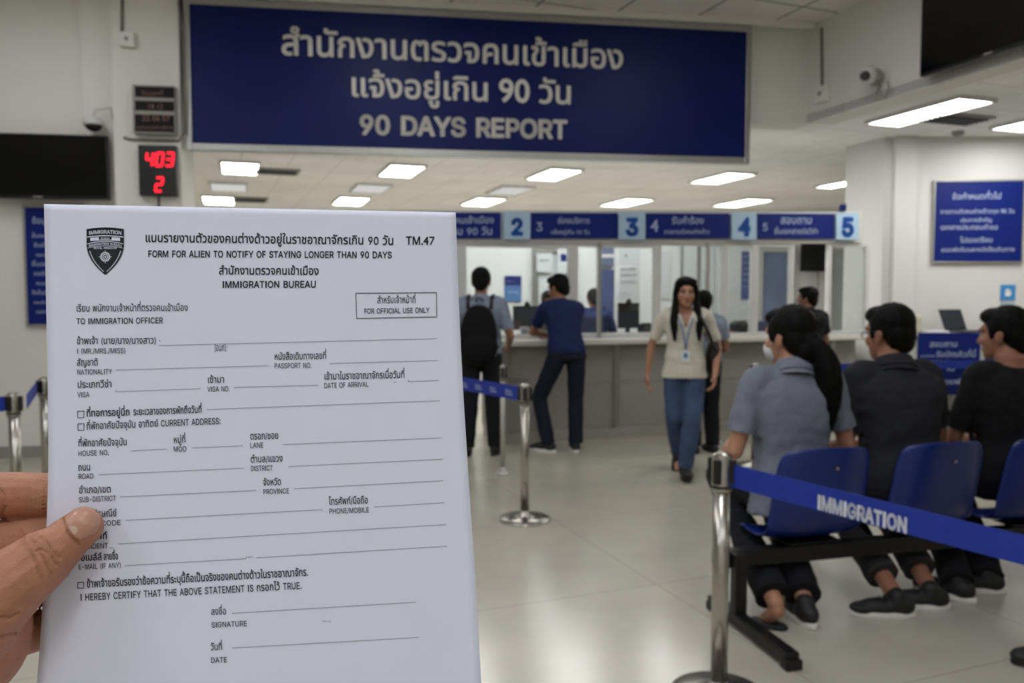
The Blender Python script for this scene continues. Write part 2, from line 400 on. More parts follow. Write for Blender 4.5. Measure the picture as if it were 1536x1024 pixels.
M_hall = em('hall_light_glow', (246, 249, 255), 5.5)
M_hall2 = em('added_hall_light_glow', (250, 251, 255), 3.6)  # glow of front panels added out of view to brighten sign, left wall, beam
for i, (x, y) in enumerate(((-2.6, 1.2), (.2, 1.2), (-2.6, -1.4), (.2, -1.4), (2.9, -1.4), (-3.8, 5.2), (-.9, 5.4), (1.9, 5.4), (-3.2, 3.2), (0.2, 3.0))):
    panel(x, y, ZU, .6, 1.2, LR, M_hall if y < 2 else M_hall2, 'unseen ceiling light placed in the high waiting hall ceiling, out of view above the camera', 'high hall ceiling lights')
# vents, detector
def vent(px, py, w, l, label):
    p = H(px, py, ZL); t = thing('air_vent', label, 'air vent', (p.x, p.y, ZL - .03), LR)
    MB().box((0, 0, .018), (w, l, .02), bev=.004).build('vent_frame', M_grey, t, local=True)
    s = MB()
    for k in range(5): s.box((0, (k - 2) * l / 6, .002), (w * .86, l / 14, .022), Mx.Rotation(0, 4, 'X'))
    s.build('slat', M_darkgrey, t, local=True)
vent(414, 255.5, .62, .42, 'dark grey ceiling air vent beside the nearest left ceiling light')
vent(374, 298, .62, .6, 'dark grey ceiling air vent beside the far left ceiling light')
vent(1430, 176, .7, .34, 'dark grey ceiling air vent beside the long light under the television')
p = H(1437, 197, ZL); MB().lathe([(.001, 0), (.03, 0), (.055, .012), (.06, .035), (.06, .05)], (p.x, p.y, ZL - .05), 24).build('smoke_detector', M_grey)
tag(bpy.data.objects['smoke_detector'], 'small round smoke detector on the low ceiling above the right wall sign', 'smoke detector')
# ------------------------------------------------------------------ televisions
def tv_on(ln, x0, x1, yb0, hgt, label, off, name='television', tilt=0):
    n = lnn(ln); a = V(x0, yb0, ln, off); b = V(x1, yb0, ln, off); z0 = a.z
    t = thing(name, label, 'television', ((a.x + b.x) / 2, (a.y + b.y) / 2, z0))
    MB().slab(a, b, z0, z0 + hgt, .05, .008).build('housing', M_black, t)
    d = (b - a); d.z = 0; d.normalize()
    MB().slab(a + d * .015, b - d * .015, z0 + .028, z0 + hgt - .015, .004, side=-.003).build('screen', M_screen, t)
    m = (a + b) / 2
    MB().slab(m - d * .035, m + d * .035, z0 + .008, z0 + .02, .004, side=-.004).build('badge', M_grey, t)
    MB().slab(m - d * .2, m + d * .2, z0 + hgt * .3, z0 + hgt * .7, max(off - .052, .01), side=.05).build('wall_mount', M_darkgrey, t)
    return t
t = tv_on(LEFT, -52, 163.5, 296, .545, 'black flat television on the left wall beside the number display', .16)
BEAM = (beam(8), beam(2))
bnl = Ve((BEAM[0][1] - BEAM[1][1], -(BEAM[0][0] - BEAM[1][0]), 0)).normalized()
if bnl.x > 0: bnl = -bnl
def VB(px, py, off=0.0):
    a = Ve((beam(8)[0], 8, 0)) + bnl * off; d = ray(px, py); return EYE + d * ((a - EYE).dot(bnl) / d.dot(bnl))
bdir = Ve((-BX, -1, 0)).normalized()          # along the beam, towards the camera
a = VB(1379, 116, .13); t = thing('television', 'large black television high on the beam at the upper right', 'television', (a.x, a.y, a.z))
MBm = Mx(((bdir.x, bnl.x, 0, a.x), (bdir.y, bnl.y, 0, a.y), (0, 0, 1, a.z), (0, 0, 0, 1)))
TV = lambda c, s, nm, mt, bev=0: MB().box(c, s, MBm, bev).build(nm, mt, t)
TV((.62, -.025, .36), (1.24, .05, .72), 'housing', M_black, .008); TV((.62, .0015, .367), (1.215, .004, .68), 'screen', M_screen)
TV((.62, .002, .014), (.07, .005, .012), 'badge', M_grey); TV((.62, -.088, .36), (.4, .075, .3), 'wall_mount', M_darkgrey)
# ------------------------------------------------------------------ number display and calendar display on the pilaster
PIL = shift(LEFT, -.16)
def board(ln, x0, x1, y0, y1, off, thick, mat, parent, name, bev=.006):
    a = V(x0, y1, ln, off); b = V(x1, y1, ln, off); z1 = V((x0 + x1) / 2, y0, ln, off).z; z0 = V((x0 + x1) / 2, y1, ln, off).z
    return MB().slab(a, b, z0, z1, thick, bev).build(name, mat, parent)
def origin(ln, px, py, off=0.0): p = V(px, py, ln, off); return (p.x, p.y, p.z)
nd = thing('queue_number_display', 'black queue display with red LED numbers 403 and 2 on the left pilaster', 'queue display', origin(PIL, 238, 294))
board(PIL, 208.5, 265.5, 217.5, 293.5, .07, .066, M_black, nd, 'housing')
SEG = {'0': 'abcdef', '1': 'bc', '2': 'abged', '3': 'abgcd', '4': 'fgbc', '5': 'afgcd'}
def seg7(mb, ch, px, py, w, h, ln, off, slant=.12, th=3.4):
    pos = {'a': ((0, 1), (1, 1)), 'b': ((1, 1), (1, .5)), 'c': ((1, .5), (1, 0)), 'd': ((0, 0), (1, 0)), 'e': ((0, .5), (0, 0)), 'f': ((0, 1), (0, .5)), 'g': ((0, .5), (1, .5))}
    n = lnn(ln)
    for s in SEG[ch]:
        p, q = [V(px + u * w + v * h * slant, py - v * h, ln, off) for u, v in pos[s]]
        mb.tube([p, q], th / 2 * 6.7 / FPX, 8, flat=None)
for ch, x, y, w_, h_ in (('4', 218.5, 248.5, 9.2, 19), ('0', 233.7, 248.5, 9.2, 19), ('3', 248.9, 248.5, 9.2, 19), ('2', 233, 286.5, 9, 20)):
    dg_ = MB(); seg7(dg_, ch, x, y, w_, h_, PIL, .073); dg_.build('led_digit', M_led, nd)
n = lnn(PIL)
for bd_, x0_, y0_, x1_ in (('QUEUE', 227, 224.5, 247), ('COUNTER', 226, 261, 256)):
    lb = MB(); text_mb(lb, bd_, V(x0_, y0_, PIL, .07), V(x1_, y0_ + .4, PIL, .07), (0, 0, 1), n, off=.003); lb.build('caption', M_darkgrey, nd)
cdsp = thing('calendar_display', 'stack of three dark dim-lit display panels in an aluminium frame above the number display', 'display board', origin(PIL, 232, 200))
board(PIL, 199.5, 264, 127.5, 200.5, .075, .072, M_grey, cdsp, 'display_frame')
M_dimred = pm('dark_red_display', (12, 7, 7), .5, 0, .5, 30, spec=.2)
for k, (y0, y1) in enumerate(((130, 146), (151.5, 166), (172, 197.5))):
    o = board(PIL, 202.5, 261.5, y0, y1, .08, .006, M_dimred, cdsp, 'display_panel', 0)
lb = MB()
for body, x0, y0, x1 in (('วันเวลาที่', 212, 143, 245), ('18 12', 221, 163, 245), ('22 06 57', 213, 181, 255), ('หมายเลขคิวบริการ', 205, 193.5, 260)):
    text_mb(lb, body, V(x0, y0, PIL, .082), V(x1, y0 + .4, PIL, .082), (0, 0, 1), n, bold=.01, off=.003)
lb.build('lettering', pm('dim_letters', (130, 96, 86), .6), cdsp)
# ------------------------------------------------------------------ wall fittings
def junction(pos, nrm, s, label, name='junction_box'):
    n = Ve(nrm).normalized(); d = Ve((-n.y, n.x, 0)); M = Mx(((d.x, n.x, 0, pos[0]), (d.y, n.y, 0, pos[1]), (0, 0, 1, pos[2]), (0, 0, 0, 1)))
    t = thing(name, label, 'junction box', pos)
    MB().box((0, .03, 0), (s, .06, s), M, .008).build('box_body', M_wall, t); MB().lathe([(.001, .0), (s * .14, .0), (s * .14, .012), (.001, .012)], n=16).build('cover_screw', M_grey, t, local=True)
    o = t.children[1]; o.matrix_basis = Mx.Translation(n * .058) @ n.to_track_quat('Z', 'Y').to_matrix().to_4x4()
    return t
P_ = V(193, 61, PIL); junction(P_, lnn(PIL), .125, 'square white junction box on the left pilaster below a conduit')
tag(MB().tube([V(183, -8, PIL, .012), V(183, 50, PIL, .012)], .012, 8).build('conduit', M_cable, smooth=True), 'thin grey conduit running down the left pilaster to the junction box', 'conduit')
P_ = VB(1237, 141); junction(P_, bnl, .15, 'square white junction box on the beam left of the round camera')
tag(MB().tube([VB(1232, 42, .014), VB(1233, 127, .014)], .013, 8).build('conduit', M_cable, smooth=True), 'thin grey conduit running down the beam to the junction box', 'conduit')
tag(MB().tube([V(268, 2, PIL, .012), V(275, 60, PIL, .012), V(277, 130, PIL, .012), V(277, 200, PIL, .012), V(268, 211, PIL, .012), V(196, 209, PIL, .012), V(186, 206, PIL, .012)], .011, 8).build('cable', M_cable, smooth=True), 'grey cable running beside the overhead sign and between the two displays', 'cable')
tag(MB().tube([V(238, 294, PIL, .02), V(238, 312, PIL, .02), V(239, 345, PIL, .02)], .008, 8).build('cable', M_darkgrey, smooth=True), 'short dark cable hanging below the red number display', 'cable')
# cameras
p = VB(1322, 117, .0); cm = thing('security_camera', 'round white security camera on the beam below the black television', 'security camera', (p.x, p.y, p.z))
MB().cap(p + bnl * .08, p + bnl * .09, .075, .06).build('camera_base', M_grey, cm, smooth=True)
e0 = p + bnl * .11 + Ve((-.05, -.05, .0)); MB().cap(p + bnl * .04, e0, .035, .03).build('camera_arm', M_grey, cm, smooth=True)
MB().ell(e0, (.075, .075, .075)).build('camera_ball', M_white_metal, cm, smooth=True)
ld = (EYE - e0).normalized(); ld = (ld + Ve((-.5, 0, -.1))).normalized()
MB().cap(e0 + ld * .055, e0 + ld * .07, .045, .04).build('camera_lens', M_darkgrey, cm, smooth=True)
q = p + Ve((.0, -.0, -.1)) + bnl * .04 + bdir * .03; MB().tube([q + Ve((0, 0, .03)), q + bnl * .04 - Ve((0, 0, .05)), q + bdir * .06 - Ve((0, 0, .09)), q + bdir * .1 - Ve((0, 0, .02)), q + bdir * .08 + Ve((0, 0, .05))], .009, 8).build('camera_cable', M_grey, cm, smooth=True)
COLP = shift(LEFT, -.06)
p = V(148, 190, COLP, .0); cm = thing('security_camera', 'small white dome camera on a curved arm above the left television', 'security camera', (p.x, p.y, p.z))
n = lnn(LEFT); c = p + n * .12
MB().lathe([(.001, .06), (.05, .055), (.075, .03), (.08, 0), (.078, -.015)], c, 24).build('dome_cover', M_white_metal, cm, smooth=True)
MB().ell(c + Ve((0, 0, -.015)), (.068, .068, .05)).build('dome_lens', M_screen, cm, smooth=True)
g = V(172, 195, COLP, .01)
MB().tube([c + Ve((0, 0, .05)), c + Ve((.02, 0, .12)), (c + g) / 2 + Ve((.06, 0, .16)), g + n * .04 + Ve((.02, 0, .05)), g], .012, 10).build('camera_arm', M_white_metal, cm, smooth=True)
# ------------------------------------------------------------------ notice boards on walls
def notice(ln, x0, x1, y0, y1, lines, label, name='notice_board', mat=None, lm=None, off=.03, bold=.012, cat='notice board', frame=True, bx=None):
    t = thing(name, label, cat, origin(ln, (x0 + x1) / 2, y1, off))
    o = board(ln, x0, x1, y0, y1, off, off - .006, mat or M_blue2, t, 'board_panel', .002)
    if frame:
        a = V(x0, y1, ln, off); b = V(x1, y1, ln, off); z1 = V((x0 + x1) / 2, y0, ln, off).z; z0 = V((x0 + x1) / 2, y1, ln, off).z; d = (b - a); d.z = 0; d.normalize(); w = .018
        f = MB(); f.slab(a - d * w, b + d * w, z0 - w, z0, off, .002, -.004); f.slab(a - d * w, b + d * w, z1, z1 + w, off, .002, -.004); f.slab(a - d * w, a, z0, z1, off, .002, -.004); f.slab(b, b + d * w, z0, z1, off, .002, -.004)
        f.build('board_frame', M_alu, t)
    if lines:
        lb = MB()
        for body, u0, v0, u1, v1 in lines: text_mb(lb, body, V(u0, v0, ln, off), V(u1, v1, ln, off), (0, 0, 1), lnn(ln), bold=bold, off=.003)
        lb.build('lettering', lm or M_letter2, t)
    return t
notice(RW, 1400.5, 1531.5, 272, 392, [('ข้อกำหนดทั่วไป', 1428, 299, 1502, 298), ('รายงานตัวคนต่างด้าวทุก 90 วัน', 1410, 320.5, 1522, 319.5), ('ประกาศสำคัญ', 1440, 333, 1488, 332.5), ('เอกสารประกอบคำขอ', 1410, 344.5, 1497, 344), ('โปรดเตรียม', 1440, 363.5, 1489, 363), ('แบบฟอร์มและหนังสือเดินทาง', 1411, 377.5, 1522, 377)],
       'large blue notice board with pale Thai lines on the right wall')
notice(LEFT, 42.5, 215, 312, 486, [('ข้อมูลบริการ', 48, 335, 112, 335.5)] + [(s, 48 + (k % 3) * 3, 356 + k * 14.2, 48 + (k % 3) * 3 + len(s) * 3.6, 356.3 + k * 14.2) for k, s in enumerate(('ขั้นตอนการรายงานตัว', 'รับบัตรคิว', 'กรอกแบบรายงาน', 'ยื่นเอกสารที่ช่อง', 'รอเรียกคิว', 'ตรวจเอกสาร', 'รับใบนัด', 'ครบกำหนด', 'เวลาทำการ'))],
       'tall blue notice board on the left wall, mostly hidden behind the held white form')
hs = notice(RW, 1500.5, 1523, 427, 450.5, [], 'small light blue square sign with a white hand symbol on the right wall', 'hand_sign', pm('hand_sign_blue', (58, 140, 206), .5), off=.012, cat='sign', frame=False)
hm = MB(); HN = lnn(RW)
hb = V(1511.5, 439, RW, .012)
dR = (V(1520, 439, RW, .012) - hb).normalized()
pxm = (V(1521.5, 439, RW, .012) - hb).length / 10
def hq(u, v, w, h): a = hb + dR * (u * pxm) + Ve((0, 0, v * pxm)) + HN * .003; hm.add([a + dR * (-w / 2 * pxm), a + dR * (w / 2 * pxm), a + dR * (w / 2 * pxm) + Ve((0, 0, h * pxm)), a + dR * (-w / 2 * pxm) + Ve((0, 0, h * pxm))], [(0, 1, 2, 3)])
for u, h in ((-3, 5), (-1, 6.5), (1, 6.2), (3, 4.8)): hq(u, 0, 1.5, h)
hq(0, -5, 7.5, 5.2); hq(4.6, -3.2, 1.5, 4.2)
hm.build('hand_symbol', M_letter, hs)
notice(RW, 1500, 1522, 454, 481, [], 'pale paper notice taped below the light blue hand sign', 'paper_notice', pm('pale_notice', (196, 214, 226), .7), off=.006, cat='paper notice', frame=False)
# ------------------------------------------------------------------ window strip, counter, office
STRIP = ((-.118, 7.69), (3.78, 8.66)); CNT = ((-.115, 7.60), (3.845, 8.84))
def zs(px, py, off=0.0): return V(px, py, STRIP, off).z
s0, s1 = cross(STRIP, 284), cross(STRIP, 1292)
Z0 = lambda x: V(x, 359, STRIP).z
# fascia that carries the signs: follows the slight rise of the row
def tilted(ln, x0, x1, yt0, yb0, yt1, yb1, off, th):
    n = lnn(ln); P = [V(x0, yb0, ln, off), V(x1, yb1, ln, off), V(x1, yt1, ln, off), V(x0, yt0, ln, off)]
    return MB().prism(P, -n * th)
struct('trim_5', tilted(STRIP, 276, 1294, 315.5, 364, 317.5, 364, .0, .12), M_white_metal)
def lerpy(px, a, b): return a + (b - a) * (px - 690) / 600
def strip_sign(x0, x1, name, label, mat, texts, lm, extra=0, group=None, bold=.02):
    t = thing(name, label, 'sign', origin(STRIP, (x0 + x1) / 2, 359, .03), group=group)
    yt0, yt1, yb0, yb1 = lerpy(x0, 318.5, 320.5) - extra, lerpy(x1, 318.5, 320.5) - extra, lerpy(x0, 357.5, 358) + extra, lerpy(x1, 357.5, 358) + extra
    tilted(STRIP, x0, x1, yt0, yb0, yt1, yb1, .032 + (.02 if extra else 0), .03).build('sign_panel', mat, t)
    lb = MB()
    for body, a, ya, b, yb in texts: text_mb(lb, body, V(a, ya, STRIP, .032 + (.02 if extra else 0)), V(b, yb, STRIP, .032 + (.02 if extra else 0)), (0, 0, 1), lnn(STRIP), bold=bold, off=.004, inter=True)
    lb.build('lettering', lm, t); return t
NB = [('1', 505, 548), ('2', 755.5, 795.5), ('3', 928.5, 968), ('4', 1098, 1135), ('5', 1254.5, 1288)]
for ch, a, b in NB:
    c = (a + b) / 2; w = flat_text(ch, 0, True)[2] / hgt(ch, True) * 11.2
    strip_sign(a, b, 'number_sign', 'pale blue square sign with a blue number %s above the service window' % ch, M_pale, [(ch, c - w, lerpy(a, 351.5, 353.5), c + w, lerpy(a, 351.5, 353.5))], M_numblue, 1.2, 'service window numbers', .045)
BL = [(300, 500, 'blue strip sign left of number 1, hidden by the held form', []), (552, 751, 'blue strip sign left of the number 2 sign, half hidden by the white form', [('สำนักงานตรวจคนเข้าเมือง', 600, 335.5, 741, 334.5), ('รายงานตัวครบ 90 วัน', 600, 352.5, 739, 352)]),
      (797, 926.5, 'blue strip sign with a small 3 between window numbers 2 and 3', [('3', 803.5, 346.5, 814.5, 346.5), ('ช่องบริการ', 836, 335, 884.5, 335), ('แจ้งอยู่เกิน 90 วัน', 826, 351, 884.5, 351)]),
      (969.5, 1094.5, 'blue strip sign between window numbers 3 and 4', [('4', 976, 347, 987.5, 347), ('รับคำร้อง', 1007.5, 335.5, 1055.5, 335.5), ('รายงานตัวคนต่างด้าว', 996, 350.5, 1064, 350.5)]),
      (1136.5, 1251, 'blue strip sign between window numbers 4 and 5', [('5', 1143, 346, 1152, 346), ('สอบถาม', 1170, 335.5, 1218, 335.5), ('ยื่นเอกสารต่อวีซ่า', 1161, 350.5, 1227, 350.5)])]
for a, b, l, tx in BL: strip_sign(a, b, 'counter_sign', l, M_blue2, tx, M_letter2, 0, 'blue signs above the service windows', .012)
q = V(1264, 313, STRIP, .02); tag(MB().box((q.x, q.y, q.z + .012), (.07, .05, .07), bev=.01).build('sign_sensor', M_blue), 'tiny dark blue box on top of the number 5 sign', 'sensor')
# counter: plinth, front, worktop, posts
ZC = .995
c0 = cross(CNT, 748); c1 = (3.80, on(CNT, 3.80)[1])
n = lnn(CNT); d = Ve((c1[0] - c0[0], c1[1] - c0[1], 0)).normalized(); c0 = Ve(c0 + (0,)); c1 = Ve(c1 + (0,))
ct = thing('service_counter', 'long grey service counter with a pale worktop along the windows', 'counter', tuple(c0))
MB().slab(c0, c1, .10, ZC - .055, .62, .004).build('front_panel', M_counter, ct)
MB().slab(c0 - d * .02, c1 - d * .01, ZC - .055, ZC, .84, .012, -.14).build('worktop', M_top, ct)
MB().slab(c0, c1 , 0, .1, .60, .003, -.03).build('plinth', pm('plinth', (160, 156, 146), .45), ct)
for px in (757, 925, 1190, 1250):
    m = Ve(cross(CNT, px) + (0,)); MB().slab(m - d * .028, m + d * .028, .1, ZC - .057, .03, .004, -.022).build('upright', M_alu, ct)
m = Ve(cross(CNT, 763) + (0,)); m2 = Ve(cross(CNT, 792) + (0,)); MB().slab(m, m2, .60, .625, .01, side=-.008).build('rail', M_alu, ct)
m3 = c1 - d * .1; MB().slab(c0 + d * .1, m3, .56, .575, .008, side=-.006).build('rail', M_grey, ct)
# service windows: frames and panes standing on the worktop
def frame_px(name, x0, x1, yt, yb, ln, w, mat, off=0.0, dep=.05, z0=None):
    a = V(x0, yt, ln, off); b = V(x1, yt, ln, off); zt = (V(x0, yt, ln, off).z + V(x1, yt, ln, off).z) / 2; zb = z0 if z0 is not None else (V(x0, yb, ln, off).z + V(x1, yb, ln, off).z) / 2
    dd = (b - a); dd.z = 0; dd.normalize(); f = MB()
    f.slab(a, a + dd * w, zb, zt, dep, .003); f.slab(b - dd * w, b, zb, zt, dep, .003); f.slab(a + dd * w, b - dd * w, zt - w, zt, dep, .003); f.slab(a + dd * w, b - dd * w, zb, zb + w, dep, .003)
    return f, a + dd * w, b - dd * w, zb + w, zt - w
WD = [(630, 692, .06), (692, 860, .05), (860, 988, .05), (988, 1088, .035), (1088, 1133, .035), (1133, 1192, .045), (1243, 1305, .045)]
ZT = V(990, 363, STRIP).z
for k, (x0, x1, w) in enumerate(WD):
    ln = STRIP
    if x1 < 700: pass
    f, a, b, zb, zt = frame_px('w', x0, x1, 363.5, 0, ln, w, M_white_metal, off=-.02, z0=ZC + .001 if k else 0.0)
    o = struct('window_%d' % (k + 1), f, M_white_metal)
    MB().slab(a, b, zb, zt, .006, side=.02).build('glass_pane', M_glass, o)
# office behind the windows
OFF = shift(STRIP, 2.6)
struct('wall_office', MB().slab(on(OFF, -5.5), on(OFF, 4.9), 0, 2.2, .1), M_part)
def oslab(x0, x1, y0, y1, off, th, mat, name, label, cat, group=None):
    a = V(x0, y1, OFF, off); b = V(x1, y1, OFF, off); z1 = V((x0 + x1) / 2, y0, OFF, off).z; z0 = V((x0 + x1) / 2, y1, OFF, off).z
    return MB().slab(a, b, z0, z1, th, .003), (a.x, a.y, z0)
def doorish(x0, x1, y0, name, label, glass=M_frost, mat=M_white_metal, w=.09, mid=None):
    f, a, b, zb, zt = frame_px(name, x0, x1, y0, 0, OFF, w, mat, off=.06, dep=.06, z0=0.005)
    o = struct(name, f, mat); MB().slab(a, b, zb, zt, .02, side=.02).build('glass_pane', glass, o)
    dd = (b - a); dd.z = 0; dd.normalize()
    if mid: MB().slab(a, b, mid - .04, mid + .04, .05, side=-.002).build('door_rail', mat, o)
    MB().box(b - dd * .05 + lnn(OFF) * .05 + Ve((0, 0, 1.0 - b.z)), (.03, .05, .14), bev=.008).build('door_handle', M_alu, o)
    return o
M_bluish = pm('bluish_glass', (120, 138, 172), .4, 0, .15, 3)
doorish(800, 866, 372, 'door_1', '', mid=1.1, mat=M_alu, w=.07)
doorish(1137, 1192, 368, 'door_2', '', glass=M_bluish)
doorish(1246, 1300, 372, 'window_8', '')
def poster(x0, x1, y0, y1, label, mat, bands=(), name='poster', off=.02, lines=(), cat='poster', lm=None, group=None):
    mb, loc = oslab(x0, x1, y0, y1, off, .012, mat, '', '', '')
    t = thing(name, label, cat, loc, group=group); mb.build('sheet', mat, t)
    for (u0, u1, v0, v1, m) in bands:
        mb, _ = oslab(u0, u1, v0, v1, off + .004, .003, m, '', '', ''); mb.build('printed_band', m, t)
    if lines:
        lb = MB()
        for body, a, ya, b in lines: text_mb(lb, body, V(a, ya, OFF, off), V(b, ya, OFF, off), (0, 0, 1), lnn(OFF), bold=.01, off=.004)
        lb.build('lettering', lm or M_darkgrey, t)
    return t
poster(757, 782, 413.5, 452, 'blue and white poster on the office wall behind the man with the black backpack', M_posterblue, [(757, 782, 413.5, 428, M_blue2)], lines=(('สำนักงาน', 761, 424, 778), ('แจ้งที่อยู่', 761, 440, 778)), lm=M_letter2)
poster(836, 858, 372, 410, 'white paper with a blue emblem on the office door behind the leaning man', M_poster, [(841, 850, 381, 392, M_blue2)], name='door_notice', off=.09)
poster(805, 828, 380, 408, 'plain white paper on the left half of the office door', M_poster, name='door_notice', off=.09, lines=(('ประกาศ', 809, 392, 823),))
poster(898, 921, 365, 400, 'dark blue hanging poster left of the tall white notices', pm('slate_poster', (96, 106, 136), .6, 0, .2, 5), [(898, 921, 381, 386, M_poster)], off=.05)
poster(898, 921, 404, 496, 'dark blue lower banner left of the tall white notices', pm('navy_banner', (62, 74, 120), .6, 0, .12, 5), off=.05, name='banner')
W29 = [('ประกาศเรื่อง', 931, 405, 955), ('การรายงานตัว', 931, 414, 955), ('เอกสารที่ต้องใช้', 931, 424, 955)]
poster(928, 960, 366, 399, 'white notice with a small mark hung at window 3, upper of the two', M_poster, [(937, 941, 381, 385, M_grey)], name='window_notice', off=.9)
poster(928, 960, 401, 452, 'white notice with dark text lines hung at window 3, lower of the two', M_poster, name='window_notice', off=.9, lines=W29)
poster(987, 1006, 375, 448, 'tall white sheet on the office wall left of the walking woman', M_poster, off=.02, name='paper_notice')
poster(1112, 1128, 377, 449, 'narrow blue poster on the office wall behind the number 4 sign', pm('blue_narrow', (74, 92, 150), .6, 0, .06, 6), lines=tuple((s, 1114, 386 + i * 9, 1126) for i, s in enumerate(('บริการ', 'ขั้นตอน', 'เอกสาร', 'เวลา', 'ติดต่อ', 'สอบถาม'))), lm=M_letter2)
for i, px in enumerate((900, 1062)):
    a = Ve(cross(STRIP, px) + (0,)); struct('trim_%d' % (6 + i), MB().slab(a - d * .018, a + d * .018, ZC + .001, ZT, .04, .003), M_alu)
for i, (x, c) in enumerate(((1024, M_frost), (1050, M_frost))):
    mb, loc = oslab(x, x + 20, 366, 490, .03, .02, c, '', '', ''); t = thing('wall_panel', ('left' if i == 0 else 'right') + ' pale frosted panel on the office wall behind the walking woman', 'wall panel', loc); mb.build('pane', c, t)
    mb, _ = oslab(x - 3, x, 364, 495, .04, .03, M_alu, '', '', ''); mb.build('panel_edge', M_alu, t)
mb, loc = oslab(1203, 1240.5, 364, 407, .14, .05, M_black, '', '', ''); t = thing('television', 'small black television on a thin bracket inside the office, left of window 5', 'television', loc); mb.build('housing', M_black, t)
mb, _ = oslab(1205, 1238.5, 366, 405, .143, .002, M_screen, '', '', ''); mb.build('screen', M_screen, t)
a = V(1227, 407, OFF, .1); b = V(1226.5, 440, OFF, .1); MB().tube([a, b], .012, 8).build('bracket_rod', M_grey, t)
for i, (px, o_) in enumerate(((700, 1.3), (860, 1.3), (1010, 1.3))):  # extra panels added out of sight to brighten the office interior
    p = V(px, 430, STRIP, -o_); panel(p.x, p.y, ZL, .6, 1.0, LR, M_light, 'unseen ceiling light added to brighten the office, hidden behind the overhead sign', 'bright ceiling lights over the counters')
# desk inside, monitors, printers
def at_counter(px, off, z=ZC):            # plan point behind the counter front, seen in column px
    p = V(px, 490, CNT, -off); return Ve((p.x, p.y, z))
face = math.atan2(d.y, d.x)
def monitor(px, off, w, h, label, back=True, mat=None):
    p = at_counter(px, off); t = thing('computer_monitor', label, 'computer monitor', tuple(p), face, 'computer monitors on the counter')
    MB().box((0, 0, .012), (.22, .16, .02), bev=.006).build('stand_base', M_black, t, local=True)
    MB().box((0, .01, .09), (.05, .03, .16), bev=.005).build('stand_neck', M_black, t, local=True)
    MB().box((0, -.01, .07 + h / 2), (w, .04, h), bev=.008).build('housing', mat or M_black, t, local=True)
    MB().box((0, .012, .07 + h / 2), (w * .94, .006, h * .9)).build('screen', M_screen, t, local=True)
    MB().cap((0, -.015, .07 + h), (0, -.015, .085 + h), .035, .03).build('webcam', M_black, t, local=True)
monitor(790, .62, .30, .25, 'dark grey monitor on the counter left of the leaning man', mat=M_darkgrey)
monitor(942, .66, .25, .28, 'black monitor seen through window 3 behind the counter')
monitor(1014, .62, .22, .2, 'small black monitor mostly hidden behind the walking woman')
def gadget(px, off, size, name, label, cat, mat=M_black, z=ZC):
    p = at_counter(px, off, z); t = thing(name, label, cat, tuple(p), face)
    MB().box((0, 0, size[2] / 2), size, bev=min(size) * .25).build('body', mat, t, local=True)
    MB().box((0, -size[1] * .2, size[2] + .004), (size[0] * .8, size[1] * .5, .012), bev=.004).build('lid', M_darkgrey, t, local=True)
gadget(970, .62, (.15, .2, .12), 'card_printer', 'small black card printer right of the window 3 monitor', 'printer')
gadget(1108, .45, (.15, .2, .14), 'card_printer', 'black boxy printer on the counter below the narrow blue poster', 'printer')
gadget(1180, .4, (.13, .2, .1), 'card_printer', 'small dark printer beside the man in black at the counter', 'printer')
gadget(935, .22, (.24, .16, .035), 'paper_tray', 'white paper tray in front of the window 3 monitor', 'tray', M_poster)
gadget(1131, .12, (.18, .14, .02), 'paper_stack', 'white papers beside the black boxy printer', 'papers', M_poster)
gadget(775, .30, (.2, .14, .012), 'paper_stack', 'papers lying on the worktop beside the man with the backpack', 'papers', M_poster)
p = at_counter(1093, .12); tag(MB().lathe([(.001, 0), (.03, 0), (.034, .05), (.001, .05)], tuple(p)).build('stamp', pm('red_stamp', (170, 60, 40), .5)), 'small orange red stamp on the counter edge right of the walking woman', 'stamp')
# office chairs
def office_chair(px, off, label, zt):
    p = V(px, 480, CNT, -off); t = thing('office_chair', label, 'office chair', (p.x, p.y, 0), face + PI)
    MB().box((0, 0, .47), (.46, .46, .09), bev=.03).build('seat', M_chairnavy, t, local=True)
    mb = MB(); mb.box((0, -.24, zt - .25), (.42, .07, .5), bev=.035); mb.build('backrest', M_chairnavy, t, local=True, smooth=True)
    MB().tube([(0, 0, .08), (0, 0, .43)], .03).build('column', M_darkgrey, t, local=True)
    for k in range(5):
        a = 2 * PI * k / 5; MB().tube([(0, 0, .09), (.26 * math.cos(a), .26 * math.sin(a), .055)], [.024, .016]).build('leg', M_darkgrey, t, local=True)
        MB().ell((.27 * math.cos(a), .27 * math.sin(a), .027), (.027, .027, .027), seg=12, rings=8).build('caster', M_black, t, local=True)
office_chair(912, 2.1, 'navy office chair behind the counter right of the leaning man', 1.12)
office_chair(1165, 1.3, 'navy office chair behind the counter left of the man in black', 1.1)
